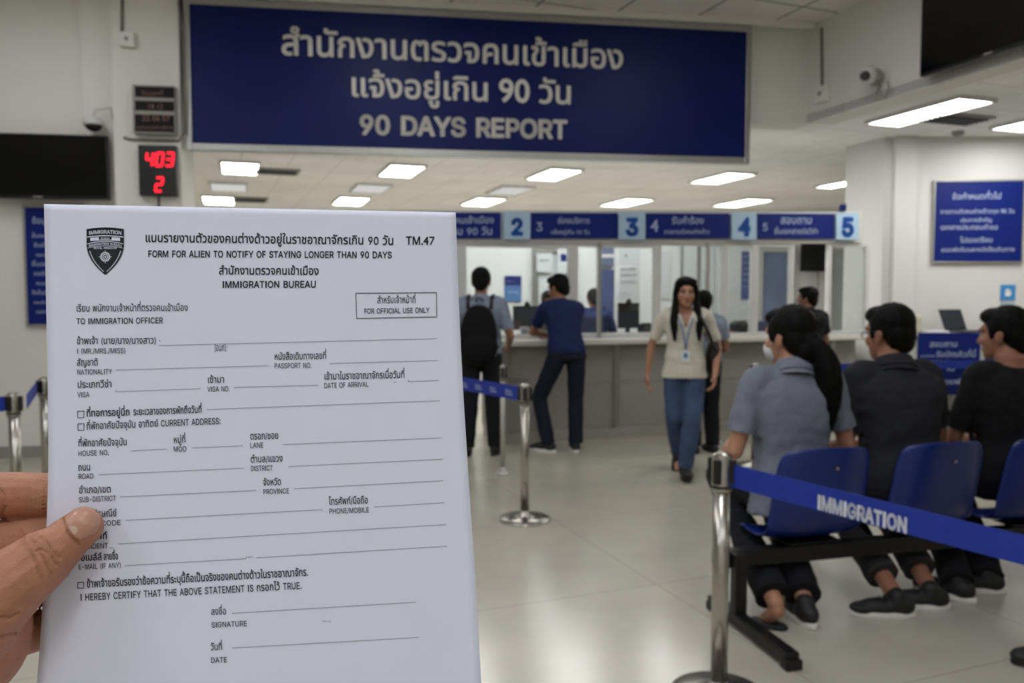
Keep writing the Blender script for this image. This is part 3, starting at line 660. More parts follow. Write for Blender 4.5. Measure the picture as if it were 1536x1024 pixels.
# ------------------------------------------------------------------ enquiry desk by the right wall
KD = ((3.90, 8.05), (6.0, 8.02))
KZ = V(1430, 499.5, KD).z
kt = thing('enquiry_desk', 'tall white desk by the right wall with a laptop on top', 'desk', (V(1376, 500, KD).x, 8.05, 0))
a, b = V(1372, 500, KD), V(1640, 500, KD)
MB().slab(a, b, KZ - .04, KZ, .5, .008, -.02).build('worktop', M_top, kt)
for x in (1470, 1600):
    m = V(x, 500, KD); MB().slab(m, m + Ve((.055, 0, 0)), 0, KZ - .04, .45, .004).build('leg', M_white_metal, kt)
m = V(1376, 500, KD); MB().slab(m, m + Ve((.04, 0, 0)), 0, KZ - .04, .45, .004, .02).build('leg', M_white_metal, kt)
MB().slab(V(1478, 500, KD), V(1600, 500, KD), .3, KZ - .04, .02, .002, .3).build('back_panel', M_darkgrey, kt)
MB().slab(V(1478, 500, KD), V(1600, 500, KD), .6, .62, .3, .002, .02).build('shelf', M_grey, kt)
KS = shift(KD, -.03)
ks = thing('desk_sign', 'blue sign with pale Thai lettering on the front of the enquiry desk', 'sign', origin(KS, 1424, 592))
for (x0, x1, y0, y1, m) in ((1376.5, 1470, 499, 541, M_blue2), (1376.5, 1470, 541.5, 592, M_blue)):
    board(KS, x0, x1, y0, y1, .016, .012, m, ks, 'sign_panel', .002)
lb = MB()
for body, u0, v0, u1 in (('สอบถาม', 1394, 520, 1436), ('ประชาสัมพันธ์', 1380, 535, 1402), ('รับบัตรคิวที่นี่', 1404, 535, 1464), ('คิว', 1420, 556, 1432), ('แบบฟอร์ม', 1410, 576, 1460)):
    text_mb(lb, body, V(u0, v0, KS, .016), V(u1, v0, KS, .016), (0, 0, 1), lnn(KS), bold=.012, off=.003)
lb.build('lettering', M_letter2, ks)
a = V(1461, 492, KD); lp = thing('laptop', 'open dark laptop on top of the enquiry desk', 'laptop', (a.x + .02, 8.24, KZ), math.radians(22))
MB().box((0, 0, .012), (.32, .22, .018), bev=.006).build('keyboard_base', M_darkgrey, lp, local=True)
M_ = Mx.Translation((-.0, .10, .02)) @ Mx.Rotation(math.radians(-22), 4, 'X') @ Mx.Rotation(math.radians(0), 4, 'Z')
mb = MB().box((0, 0, .115), (.32, .014, .23), M_, .005); mb.build('lid', M_darkgrey, lp, local=True)
mb = MB().box((0, -.009, .115), (.30, .004, .205), M_); mb.build('screen', pm('laptop_screen', (44, 48, 58), .3), lp, local=True)
p = V(1366, 470, KD); tag(MB().box((p.x + .12, 8.22, KZ + .09), (.13, .12, .18), bev=.03).build('desk_phone', pm('beige_plastic', (196, 190, 172), .5)), 'small beige device on the desk end beside the pilaster', 'device')
tag(MB().box((V(1410, 497, KD).x, 8.17, KZ + .012), (.22, .2, .022), bev=.004).build('paper_stack', M_poster), 'low stack of papers on the enquiry desk left of the laptop', 'papers')
# ------------------------------------------------------------------ queue barriers
def stanchion(p, label, h=.86, r=.03, base=.165, group='steel queue barrier posts', mat=None, rz=0.0):
    mat = mat or M_steel
    t = thing('barrier_post', label, 'queue barrier', (p.x, p.y, 0), rz, group)
    MB().lathe([(.001, 0), (base, 0), (base, .008), (base * .96, .014), (base * .5, .021), (r * 1.7, .028), (r * 1.2, .042), (r, .06)], n=40).build('base', mat, t, local=True, smooth=True)
    MB().lathe([(r, .06), (r, h - .13)], n=28).build('post', mat, t, local=True, smooth=True)
    MB().lathe([(r * 1.08, h - .135), (r * 1.22, h - .13), (r * 1.22, h - .02), (r * 1.08, h - .008), (r * .6, h), (.001, h)], n=28).build('head', mat, t, local=True, rough_angle=.6)
    MB().lathe([(r * 1.27, h - .122), (r * 1.27, h - .112)], n=28).build('collar', M_black, t, local=True, smooth=True)
    for k in range(4):
        a = k * PI / 2; M_ = Mx.Rotation(a, 4, 'Z')
        MB().box((r * 1.3, 0, h - .062), (.022, .026, .085), M_, .004).build('belt_clip', M_black, t, local=True)
    return t
def belt(t, a, b, w=.055, sag=.0, marks=None, mat=None, name='belt'):
    a, b = Ve(a), Ve(b); n = 14; P = []
    for k in range(n + 1):
        u = k / n; p = a.lerp(b, u); p.z -= sag * 4 * u * (1 - u); P.append(p)
    mb = MB(); dn = (b - a); dn.z = 0; nn = Ve((dn.y, -dn.x, 0)).normalized() * .0012
    R = [[p + nn + Ve((0, 0, w / 2)), p - nn + Ve((0, 0, w / 2)), p - nn - Ve((0, 0, w / 2)), p + nn - Ve((0, 0, w / 2))] for p in P]
    o = mb.loft(R).build(name, mat or M_belt, t)
    if marks:
        body, us, size = marks; lb = MB(); sgn_ = 1 if nn.y < 0 else -1
        for u in us:
            p = a.lerp(b, u); p.z -= sag * 4 * u * (1 - u) + size * .36; dd = (b - a).normalized() * (1 if b.x > a.x else -1)
            wd = flat_text(body, 0)[2] * size
            text_mb(lb, body, p - dd * wd / 2, p + dd * wd / 2, (0, 0, 1), nn * sgn_, bold=.02, off=.0025)
        lb.build('lettering', M_letter2, o)
    return o
nearp = F(1078, 1044); nearp.z = 0
t = stanchion(nearp, 'steel barrier post in the foreground holding the blue IMMIGRATION belt', .865, .029, .17, rz=math.radians(-38))
h0 = V(1088, 711, ((nearp.x, nearp.y), (nearp.x + 1, nearp.y)))
BLN = ((nearp.x, nearp.y), (1.335, 2.07))
a = V(1089, 711, BLN); b = V(1536, 825, BLN); zA = a.z
e = a + (b - a) * 1.9; e.z = a.z + (b.z - a.z) * 1.9
bo = belt(t, a, e, .079)
lb = MB(); nB = lnn(BLN); text_mb(lb, 'IMMIGRATION', V(1226.5, 762, BLN), V(1361.5, 799, BLN), (0, 0, 1), nB, bold=.034, inter=True, off=.004, ys=1.5); lb.build('lettering', pm('belt_letters', (238, 242, 252), .6, 0, .02, 10), bo)
stanchion(Ve((e.x + .03, e.y - .03, 0)), 'barrier post out of view at the right end of the IMMIGRATION belt', .865, .0315, .17)
mid = F(787, 779); t = stanchion(mid, 'steel barrier post with a round base standing in the open floor', .86, .027, .165)
far0 = Ve((-1.05, 6.55, 0)); belt(t, (mid.x - .035, mid.y, .80), (far0.x + .06, far0.y - .05, .80), .09, 0, ('ตม.', (.06, .16, .26, .36, .46, .6, .72, .84), .06))
stanchion(far0, 'barrier post hidden behind the white form', .86, .027, .165)
l1 = F(20, 446 + 1680 / 4.53); l1 = Ve((W(20, 600, 4.53).x, 4.53, 0)); l2 = Ve((W(66, 580, 5.35).x, 5.35, 0))
t1 = stanchion(l1, 'steel barrier post at the far left edge of the photo', .86, .03, .165); t2 = stanchion(l2, 'steel barrier post half hidden by the left edge of the white form', .865, .03, .165)
belt(t2, (l2.x - .03, l2.y - .03, .80), (l1.x + .045, l1.y + .05, .80), .085, 0, ('ตม.', (.15, .35, .55, .75, .9), .055))
belt(t1, (l1.x - .03, l1.y - .03, .80), (l1.x - 1.2, l1.y - 1.1, .80), .085, 0, ('ตม.', (.08, .2, .35, .55), .055))
stanchion(Ve((l1.x - 1.24, l1.y - 1.14, 0)), 'barrier post out of view left of the photo', .86, .03, .165)
M_palepost = pm('pale_post', (186, 184, 176), .4, .3, .04, 20)
stanchion(F(754, 711), 'slim pale post near the left end of the counter', .87, .018, .06, 'slim pale posts before the counter', M_palepost)
stanchion(F(1070, 664), 'slim pale post right behind the walking woman', .87, .018, .09, 'slim pale posts before the counter', M_palepost)
f1 = Ve((W(1133, 600, 6.6).x, 6.6, 0)); f2 = Ve((W(1345, 600, 7.15).x, 7.15, 0)); f3 = Ve((W(1510, 600, 7.35).x, 7.35, 0))
t1 = stanchion(f1, 'steel barrier post with a black head behind the seated woman', .86, .028, .16)
belt(t1, (f1.x + .03, f1.y, .80), (f2.x - .06, f2.y - .02, .80), .07, .01, ('ตม.', (.2, .7), .05))
t2 = stanchion(f2, 'barrier post hidden behind the man in the charcoal polo shirt', .86, .028, .16)
belt(t2, (f2.x + .03, f2.y, .80), (f3.x - .06, f3.y - .01, .80), .07, .01)
stanchion(f3, 'barrier post hidden behind the man at the right edge', .86, .028, .16)
# ------------------------------------------------------------------ waiting bench
M_shell = pm('blue_shell_plastic', (11, 38, 112), .3, 0, .06, 6, spec=.5)
M_benchblack = pm('black_steel', (18, 18, 20), .4, .2, .1, 20)
BA = math.radians(13.9)
bench = thing('waiting_bench', 'row of blue plastic seats on a black steel beam in the foreground', 'bench', (1.33, 3.38, 0), BA)
MB().box((.65, .10, .283), (2.2, .07, .07), bev=.006).build('beam', M_benchblack, bench, local=True)
for x in (-.37, 1.7):
    MB().box((x, .04, .17), (.058, .045, .30), bev=.005).build('leg', M_benchblack, bench, local=True)
    mb = MB(); mb.box((x, -.05, .04), (.062, .62, .05), Mx.Rotation(math.radians(0), 4, 'X'), .008); mb.box((x, -.35, .02), (.07, .05, .04), bev=.006); mb.box((x, .24, .02), (.07, .05, .04), bev=.006); mb.build('foot', M_benchblack, bench, local=True)
def shell(x0):
    prof = [(-.06, .772), (-.052, .735), (-.038, .67), (-.024, .60), (-.006, .52), (.016, .44), (.055, .372), (.13, .336), (.20, .338), (.245, .347), (.28, .351), (.31, .347), (.325, .326)]
    wid = [.37, .435, .46, .468, .470, .468, .466, .468, .472, .475, .47, .455, .43]
    nn = 15; vs, fs = [], []
    for i, (y, z) in enumerate(prof):
        back = i < 6
        for k in range(nn):
            u = -1 + 2 * k / (nn - 1); x = u * wid[i] / 2; e = abs(u) ** 3.2
            vs.append((x0 + x, y + (.055 * e if back else .012 * e), z + (0 if back else .018 * e * (1 if i < 11 else .5)) - (.02 * abs(u) ** 4 if i == 0 else 0)))
    for i in range(len(prof) - 1):
        for k in range(nn - 1): a = i * nn + k; fs.append((a, a + 1, a + nn + 1, a + nn))
    o = MB().add(vs, fs).build('seat_shell', M_shell, bench, smooth=True, local=True, sub=1, solid=.009)
    for p in o.data.polygons: p.use_smooth = True
    mb = MB(); mb.box((x0, .16, .330), (.26, .2, .008), bev=.004); mb.box((x0 - .09, .14, .323), (.03, .12, .012)); mb.box((x0 + .09, .14, .323), (.03, .12, .012)); mb.build('seat_bracket', M_benchblack, bench, local=True)
    MB().lathe([(.001, 0), (.008, 0), (.008, .006), (.001, .008)], n=12).build('rivet', M_steel, o, local=True)
    r = o.children[0]; r.matrix_basis = Mx.Translation((x0 + .02, -.046, .68)) @ Mx.Rotation(PI / 2, 4, 'X')
for k in range(4): shell(.012 + k * .592)
# ------------------------------------------------------------------ the held form: an A4 sheet at arm's length, gently bent
def bez(pts, t):                           # piecewise-linear smoothing over key points (Catmull-Rom)
    n = len(pts) - 1; x = max(0, min(t, 1)) * n; i = min(int(x), n - 1); u = x - i
    a, b, c, d = pts[max(i - 1, 0)], pts[i], pts[i + 1], pts[min(i + 2, n)]
    return [.5 * (2 * q + (r - p) * u + (2 * p - 5 * q + 4 * r - s) * u * u + (3 * q - p - 3 * r + s) * u ** 3) for p, q, r, s in zip(a, b, c, d)]
PYB = 1215.0
LE = [(66, 306), (69, 440), (71.5, 575), (72.5, 700), (69, 810), (63, 920), (55.5, 1024), (45, 1130), (36, PYB)]
RE = [(683.5, 318.5), (687.5, 430), (692.5, 545), (699, 655), (706.5, 770), (714, 880), (722, 1024), (730, 1110), (738, PYB)]
def pdep(px, py):
    k = 2.47 * (1 - 1.13e-4 * (px - 375) + 1.15e-4 * (py - 600))
    u = (px - 66) / 620; v = (py - 306) / 900
    bend = .006 * math.sin(PI * max(0, min(u, 1))) * -1 + .010 * max(0, v - .45) ** 2 * max(0, 1 - u * 2.2) * 4
    return 1 / k + bend * .6
def PP(px, py, off=0.0):                   # a point of the sheet, off metres in front of it
    return Z(px, py, pdep(px, py) - off)
ctr = PP(390, 900)
pf = thing('paper_form', 'white printed form with a black shield emblem held up in the left hand', 'paper form', tuple(ctr))
NU, NV = 44, 64; vs, fs = [], []
for j in range(NV + 1):
    v = j / NV; l = bez(LE, v); r = bez(RE, v)
    for i in range(NU + 1):
        u = i / NU; x = l[0] + (r[0] - l[0]) * u; y = l[1] + (r[1] - l[1]) * u
        if j == 0: y = 306 + (318.5 - 306) * u
        vs.append(PP(x, y))
for j in range(NV):
    for i in range(NU): a = j * (NU + 1) + i; fs.append((a, a + 1, a + NU + 2, a + NU + 1))
MB().add(vs, fs).build('sheet', M_paper, pf, smooth=True, solid=.00025)
M_ink = pm('black_ink', (32, 34, 42), .8, 0, .02, 40)
M_rule = pm('grey_ink', (96, 98, 108), .8, 0, .02, 40)
def ptext(mb, body, x0, y0, x1, y1, bold=0.0, inter=False, ys=1.0, off=.0005, hpx=None):
    VS, FS, w = flat_text(body, bold, inter); L = math.hypot(x1 - x0, y1 - y0); k = L / w
    if hpx: ys = hpx / ((hgt('น') if any(ord(c) >= 0x0E00 for c in body) else hgt('H', True)) * k)
    dx, dy = (x1 - x0) / L, (y1 - y0) / L
    mb.add([PP(x0 + dx * x * k + dy * y * k * ys, y0 + dy * x * k - dx * y * k * ys, off) for x, y in VS], FS)
tx = MB()
B0, B1 = .004, .010
L_ = [  # writing on the form: text, baseline start, baseline end, weight
 ('แบบรายงานตัวของคนต่างด้าวอยู่ในราชอาณาจักรเกิน 90 วัน', 217, 362.5, 591, 367, B1), ('TM.47', 608.5, 366.6, 652.5, 367, B1),
 ('FORM FOR ALIEN TO NOTIFY OF STAYING LONGER THAN 90 DAYS', 221.6, 385.3, 588, 387, B1), ('สำนักงานตรวจคนเข้าเมือง', 328, 411.3, 478.5, 412, B1),
 ('IMMIGRATION BUREAU', 333, 431.5, 474.6, 431, B1), ('เรียน พนักงานเจ้าหน้าที่ตรวจคนเข้าเมือง', 114, 467, 282, 466, 0), ('TO IMMIGRATION OFFICER', 114.4, 486, 244.5, 484.5, B0),
 ('ข้าพเจ้า (นาย/นาง/นางสาว) ·', 115, 516, 241, 515, B0), ('สำหรับเจ้าหน้าที่', 565.6, 454.7, 624, 454, 0), ('FOR OFFICIAL USE ONLY', 546, 470.4, 644.4, 468.7, B0),
 ('I (MR./MRS./MISS)', 115, 530.4, 189, 529.4, 0), ('[อนก]:', 321.6, 526, 341, 525.6, 0), ('สัญชาติ', 115, 548.4, 147.4, 547.8, B0), ('NATIONALITY', 115.4, 561.8, 168, 560.7, 0),
 ('หนังสือเดินทางเลขที่', 411.4, 539.4, 490, 538, B0), ('PASSPORT NO.', 411.4, 552.4, 467.8, 551.5, 0), ('ประเภทวีซ่า', 115.8, 581.6, 168, 580.6, B0), ('VISA', 116, 595.6, 134.3, 595, 0),
 ('เข้ามา', 311, 574.3, 337, 573.6, B0), ('VISA NO.', 311, 587.4, 345, 586.4, 0), ('เข้ามาในราชอาณาจักรเมื่อวันที่', 486, 569.2, 607.5, 566.4, B0), ('DATE OF ARRIVAL', 486, 581.9, 553, 579.7, 0),
 ('ที่ทอการอยู่นี่ถ', 129.4, 624.5, 195, 622.6, .012), ('ระยะเวลาของการพักถึงวันที่', 200, 622.4, 303.2, 618.8, B1), ('ที่พักอาศัยปัจจุบัน อาทิตย์ CURRENT ADDRESS:', 129.4, 644, 331.5, 635.5, B0),
 ('ที่พักอาศัยปัจจุบัน', 117, 669.5, 191, 667.3, B0), ('HOUSE NO.', 117, 683.7, 163.8, 682, 0), ('หมู่ที่', 260, 664.5, 279, 663.4, B0), ('MOO', 260, 677.2, 280, 676.6, 0),
 ('ตรอก/ซอย', 375, 659, 418.2, 657.6, B0), ('LANE', 375, 671.6, 395.4, 670.9, 0), ('ถนน', 117, 705.8, 136, 705, B0), ('ROAD', 117.4, 718.2, 140.8, 717.2, 0),
 ('ตำบล/แขวง', 375.8, 693.5, 424.5, 691.8, B0), ('DISTRICT', 376, 706.3, 409.4, 705.1, 0), ('อำเภอ/เขต', 118, 739.6, 167, 738.2, B0), ('SUB-DISTRICT', 118, 752.8, 174.2, 750.6, 0),
 ('จังหวัด', 394.6, 728, 422.2, 726.9, B0), ('PROVINCE', 394.6, 741.2, 434, 739.5, 0), ('รหัสไปรษณีย์', 119, 776.2, 175.3, 773.8, B0), ('POST CODE', 119, 789.8, 181.6, 787, 0),
 ('โทรศัพท์/มือถือ', 493.4, 756.8, 552.5, 754.5, B0), ('PHONE/MOBILE', 493.7, 770.4, 553.9, 768, 0), ('โทรศัพท์', 119, 809.8, 161.4, 808, B1), ('RESIDENT', 119, 823.8, 162.3, 821.8, 0),
 ('อีเมล์ล์', 121, 841, 153, 839.6, .012), ('ลายชื่อ', 155.5, 839.5, 177.6, 838.4, .014), ('E-MAIL (IF ANY)', 117.6, 854, 182, 851, 0),
 ('ข้าพเจ้าขอรับรองว่าข้อความที่ระบุนี้ถือเป็นจริงของคนต่างด้าวในราชอาณาจักร.', 130, 881, 462.5, 863, B1), ('I HEREBY CERTIFY THAT THE ABOVE STATEMENT IS กรอกไว้ TRUE.', 120.3, 900.8, 453, 882.8, B0),
 ('ลงชื่อ', 316.5, 922, 340, 921, 0), ('SIGNATURE', 317, 941, 371, 938.6, 0), ('วันที่', 316, 975, 334, 974, B0), ('DATE', 316, 994, 341, 993, 0)]
for body, x0, y0, x1, y1, b in L_: ptext(tx, body, x0, y0, x1, y1, b + .004, inter=True, hpx=(12 if body == 'TM.47' else 10.2 if y0 < 380 else 9.6 if y0 < 413 else 9.8 if y0 < 440 else 9 if (y0 > 866 and y0 < 905) else 8.2 if any(ord(c) >= 0x0E00 for c in body) else 8.0 if y0 > 905 else 8.6 if y0 in (486,) else 7.6))
tx.build('lettering', M_ink, pf)
rl = MB()
def pline(mb, x0, y0, x1, y1, w=.8, dash=1.7, gap=.55):
    L = math.hypot(x1 - x0, y1 - y0); dx, dy = (x1 - x0) / L, (y1 - y0) / L; s = 0; nx, ny = -dy * w / 2, dx * w / 2
    while s < L:
        e = min(s + dash, L); a, b = (x0 + dx * s, y0 + dy * s), (x0 + dx * e, y0 + dy * e)
        mb.add([PP(a[0] - nx, a[1] - ny, .0005), PP(b[0] - nx, b[1] - ny, .0005), PP(b[0] + nx, b[1] + ny, .0005), PP(a[0] + nx, a[1] + ny, .0005)], [(0, 1, 2, 3)]); s = e + gap
for q in [(238, 518, 655.8, 507.7), (174, 554.8, 402, 548.2), (494.4, 545, 656.7, 540.5), (174, 587.4, 300.7, 582.7), (350.8, 580.8, 477.3, 577.5), (612.4, 572, 658, 570.4), (310, 614, 659.6, 600.7),
          (197.2, 676, 250, 673.3), (288.4, 671.6, 364.7, 668.4), (424.2, 666.5, 661.8, 656.5), (148.4, 711.7, 365.4, 701.8), (433, 699.5, 664, 688.4), (180.3, 745, 384.7, 735.2), (441.6, 732.7, 665, 720.7),
          (189, 780, 484.3, 764), (561.6, 760, 667.4, 753.6), (176.7, 815.4, 669, 786.5), (187.5, 848, 369, 837.7), (384.7, 836.3, 670.8, 818.8), (348, 919.5, 623.8, 902.8), (348, 971.5, 628, 955.7)]: pline(rl, *q)
for q in [(174, 587.4, 174, 584.4), (612.4, 572, 612.4, 569.2), (369, 837.7, 369.6, 834.5), (371, 835.4, 379, 834.6), (484, 932.4, 487, 931.2), (488.6, 931.6, 491, 931.4), (492.4, 931.4, 496, 931.8), (590, 573.6, 594.5, 572.6), (164, 821.6, 170, 821.4)]: pline(rl, *q, w=.7, dash=9, gap=0)
rl.build('ruled_lines', M_rule, pf)
for x0, y0, x1, y1 in ((116.2, 616.7, 125.9, 626.4), (116.7, 635.6, 126, 645.3), (116.4, 873.5, 125.6, 882.2)):
    cb = MB()
    for q in ((x0, y0, x1, y0 - .5), (x1, y0 - .5, x1 - .2, y1 - .3), (x1 - .2, y1 - .3, x0 + .2, y1), (x0 + .2, y1, x0, y0)): pline(cb, *q, w=1.0, dash=20, gap=0)
    cb.build('check_box', M_ink, pf)
cb = MB()
for q in ((533.7, 439.7, 654.7, 438.6), (654.7, 438.6, 655.2, 475), (655.2, 475, 535, 477.5), (535, 477.5, 533.7, 439.7)): pline(cb, *q, w=1.0, dash=9, gap=0)
cb.build('official_use_box', M_ink, pf)
# shield emblem
def sh(u, v): return (157.8 + u * 28 + v * .0, 341 + v * 71)        # u -1..1, v 0 (top) .. 1 (point)
def side(v): return 1.0 if v < .34 else (1.0 - ((v - .34) / .66) ** 2.1 * 1.0)
def ptop(u): return .035 * u * u
def patch(mb, poly, off): mb.add([PP(*sh(*p), off) for p in poly], [tuple(range(len(poly)))])
def strip(mb, u0, u1, f0, f1, off, n=14):
    P = []
    for k in range(n + 1): u = u0 + (u1 - u0) * k / n; P.append((PP(*sh(u, f0(u)), off), PP(*sh(u, f1(u)), off)))
    for (a, b), (c, d_) in zip(P, P[1:]): mb.add([a, c, d_, b], [(0, 1, 2, 3)])
eb = MB()
rows = [.035 + .965 * k / 40 for k in range(41)]
for a, b in zip(rows, rows[1:]):
    wa, wb = side(a), side(b); q = []
    for k in range(9):
        u = -1 + k / 4; q.append((PP(*sh(u * wa, a + (ptop(u * wa) - .035 if a < .1 else 0)), .0005), PP(*sh(u * wb, b + (ptop(u * wb) - .035 if b < .1 else 0)), .0005)))
    for (p1, p2), (p3, p4) in zip(q, q[1:]): eb.add([p1, p3, p4, p2], [(0, 1, 2, 3)])
for k in range(8):
    u0, u1 = -1 + k / 4, -.75 + k / 4; eb.add([PP(*sh(u0, .035 * u0 * u0 - .0), .0005), PP(*sh(u1, .035 * u1 * u1), .0005), PP(*sh(u1, .04), .0005), PP(*sh(u0, .04), .0005)], [(0, 1, 2, 3)])
em_ = eb.build('emblem', M_ink, pf)
ew = MB(); arc = lambda c, k: (lambda u: c + k * u * u)
strip(ew, -.97, .97, arc(.165, .03), arc(.185, .03), .0008)
strip(ew, -.80, -.34, arc(.20, .03), arc(.275, .02), .0008); strip(ew, .34, .80, arc(.20, .03), arc(.275, .02), .0008); strip(ew, -.34, .34, arc(.255, .02), arc(.27, .02), .0008)
strip(ew, -.97, .97, arc(.285, .06), arc(.30, .06), .0008); strip(ew, -.95, .95, arc(.385, .05), arc(.395, .05), .0008)
def etext(body, u0, u1, v, curve, bold=.02):
    VS, FS, w = flat_text(body, bold, True); k = (u1 - u0) / w
    ew.add([PP(*sh(u0 + x * k, v + curve * (u0 + x * k) ** 2 - y * k * 28 / 71), .0008) for x, y in VS], FS)
etext('IMMIGRATION', -.88, .88, .128, .035, .03); etext('BUREAU', -.24, .24, .245, 0, .03); etext('IMMIGRATION BUREAU', -.88, .88, .365, .06, .04); etext('ROYAL KINGDOM', -.62, .62, .455, .0, .02)
cu, cv = 0, .62
def ring(r0, r1, n=36):
    for k in range(n):
        a, b = 2 * PI * k / n, 2 * PI * (k + 1) / n
        ew.add([PP(*sh(cu + r * math.cos(t), cv + r * math.sin(t) * 28 / 71), .0008) for r, t in ((r0, a), (r0, b), (r1, b), (r1, a))], [(0, 1, 2, 3)])
ring(.20, .25); ring(.10, .14); ring(.0, .05, 12)
for k in range(16):
    a = 2 * PI * k / 16; r1 = .34 if k % 4 == 0 else .29
    ew.add([PP(*sh(cu + r * math.cos(t), cv + r * math.sin(t) * 28 / 71), .0008) for r, t in ((.13, a - .06), (.13, a + .06), (r1, a + .05), (r1, a - .05))], [(0, 1, 2, 3)])
for s in (-1, 1):
    for k in range(22):
        v = .50 + k * .020; u = s * (side(v) - .13); dv = .012
        if abs(u) > .04 and side(v) > .16: ew.add([PP(*sh(u - s * .035, v), .0008), PP(*sh(u + s * .035, v - .006), .0008), PP(*sh(u + s * .035, v + dv - .006), .0008), PP(*sh(u - s * .035, v + dv), .0008)], [(0, 1, 2, 3)])
ew.build('emblem_print', M_paper, em_)
# ------------------------------------------------------------------ the hand
def skinmat(name, col, ref, bump=.25, sss=.12):
    m = pm(name, col, .50, 0, .12, 70, sss=sss, spec=.4); nt = m.node_tree; b = nt.nodes['Principled BSDF']
    tc = nt.nodes['Texture Coordinate']
    n2 = nt.nodes.new('ShaderNodeTexVoronoi'); n2.inputs['Scale'].default_value = ref; nt.links.new(tc.outputs['Object'], n2.inputs['Vector'])
    bp = nt.nodes.new('ShaderNodeBump'); bp.inputs['Strength'].default_value = bump; bp.inputs['Distance'].default_value = .0012
    nt.links.new(n2.outputs['Distance'], bp.inputs['Height']); nt.links.new(bp.outputs['Normal'], b.inputs['Normal']); return m
M_hand = skinmat('hand_skin', (176, 122, 96), 1100, .18)
hand_o = thing('hand', 'left hand holding the white form, thumb on the front', 'hand', tuple(Z(-120, 1050, .40)))
def Q(px, py, off): return Z(px, py, pdep(px, py) - off - (.0012 if off > 0 else 0))       # off: metres in front of the sheet's plane
m_ = .00033
hb = MB()
# thumb (front): tip, nail joint, knuckle, base, heel of the thumb
TH_ = [((124, 790), .0088, 31), ((104, 806), .0100, 34), ((84, 824), .0118, 37.5), ((60, 842), .0140, 42.5), ((34, 862), .0165, 46), ((4, 886), .019, 51), ((-30, 914), .020, 60), ((-66, 946), .016, 74), ((-110, 990), .006, 92)]
hb.chain([Q(x, y, o) for (x, y), o, r in TH_], [r * m_ * (.9 if i < 3 else 1) for i, (_, o, r) in enumerate(TH_)], 3)
# thumb's ball
hb.ell(Q(-40, 950, .006), (.024, .024, .030))
# fingers (behind): index, middle, ring, little
FG = [([(-150, 800, -.004), (-80, 762, -.012), (-20, 744, -.0135), (60, 742, -.0130), (150, 752, -.012), (215, 778, -.0105)], [38, 36.5, 34.5, 33.5, 31, 27]),
      ([(-160, 870, -.006), (-80, 838, -.014), (-10, 818, -.0155), (80, 806, -.0145), (170, 818, -.013), (235, 846, -.011)], [38, 36, 35, 34.5, 32, 28]),
      ([(-160, 930, -.008), (-80, 906, -.0165), (-10, 888, -.019), (70, 874, -.016), (160, 880, -.0135), (215, 905, -.011)], [37, 35, 34, 33, 30.5, 26]),
      ([(-150, 1000, -.008), (-70, 974, -.016), (0, 958, -.017), (70, 944, -.013), (140, 948, -.011), (185, 968, -.0095)], [35, 34, 33, 29, 26, 23])]
for pts, rs in FG: hb.chain([Q(*p) for p in pts], [r * m_ for r in rs], 4)
# palm and wrist
for a, b, r0, r1 in (((-150, 805, -.004), (-160, 1010, -.006), .0145, .0155), ((-150, 870, -.004), (-230, 1090, -.002), .016, .022), ((-110, 985, .002), (-230, 1110, .0), .026, .026), ((-160, 950, -.004), (-240, 1090, -.002), .018, .024), ((-240, 1085, -.001), (-420, 1330, .02), .027, .030), ((-230, 1110, .0), (-400, 1350, .02), .027, .031)):
    hb.cap(Q(*a), Q(*b), r0, r1)
# crease grooves: polylines on the skin in front of the thumb
CR = [[(44, 806), (54, 820), (66, 838), (78, 862)], [(52, 800), (63, 815), (76, 832), (88, 850)], [(60, 804), (69, 812), (80, 826), (92, 838)], [(37, 815), (46, 828), (56, 846), (64, 872)], [(48, 812), (60, 812), (70, 818)], [(54, 824), (66, 824), (76, 830)],
      [(90, 773), (95, 785), (102, 797), (111, 809), (122, 818)], [(122, 818), (138, 808), (152, 794)],
      [(0, 925), (14, 926), (32, 918)], [(0, 955), (14, 952), (27, 950)], [(68, 712), (64.5, 740), (67, 776)], [(-4, 730), (6, 745), (2, 775)], [(8, 760), (4, 772), (14, 782)], [(30, 795), (34, 806), (30, 822)]]
CP = []
for c in CR:
    for (a, b), (c2, d2) in zip(c, c[1:]):
        for k in range(6): CP.append((a + (c2 - a) * k / 6, b + (d2 - b) * k / 6))
def topx(co):                                # pixel of a point
    v = co - EYE; dpt = v.dot(FWD); return 768 + FPX * v.x / dpt, 512 - FPX * v.dot(UPV) / dpt
HM = Ve(hand_o.location); GR = {}
for a, b in CP:
    for i in (-1, 0, 1):
        for j in (-1, 0, 1): GR.setdefault((int(a // 7) + i, int(b // 7) + j), []).append((a, b))
def hdisp(co, no):
    w = co + HM; d = (w - EYE); 
    if no.dot(d) < 0:
        x, y = topx(w); g = 0
        if -20 < x < 120 and 700 < y < 965:
            for a, b in GR.get((int(x // 7), int(y // 7)), ()):
                q = (x - a) ** 2 + (y - b) ** 2
                if q < 40: g = max(g, math.exp(-q / 4.5))
            co -= no * .0015 * g
        co += no * (mnoise.noise(co * 260) * .0002 + mnoise.noise(co * 90) * .0006)
    return co
hand = hb.build('palm_and_fingers', M_hand, hand_o, voxel=.0008, relax=8, disp=hdisp)
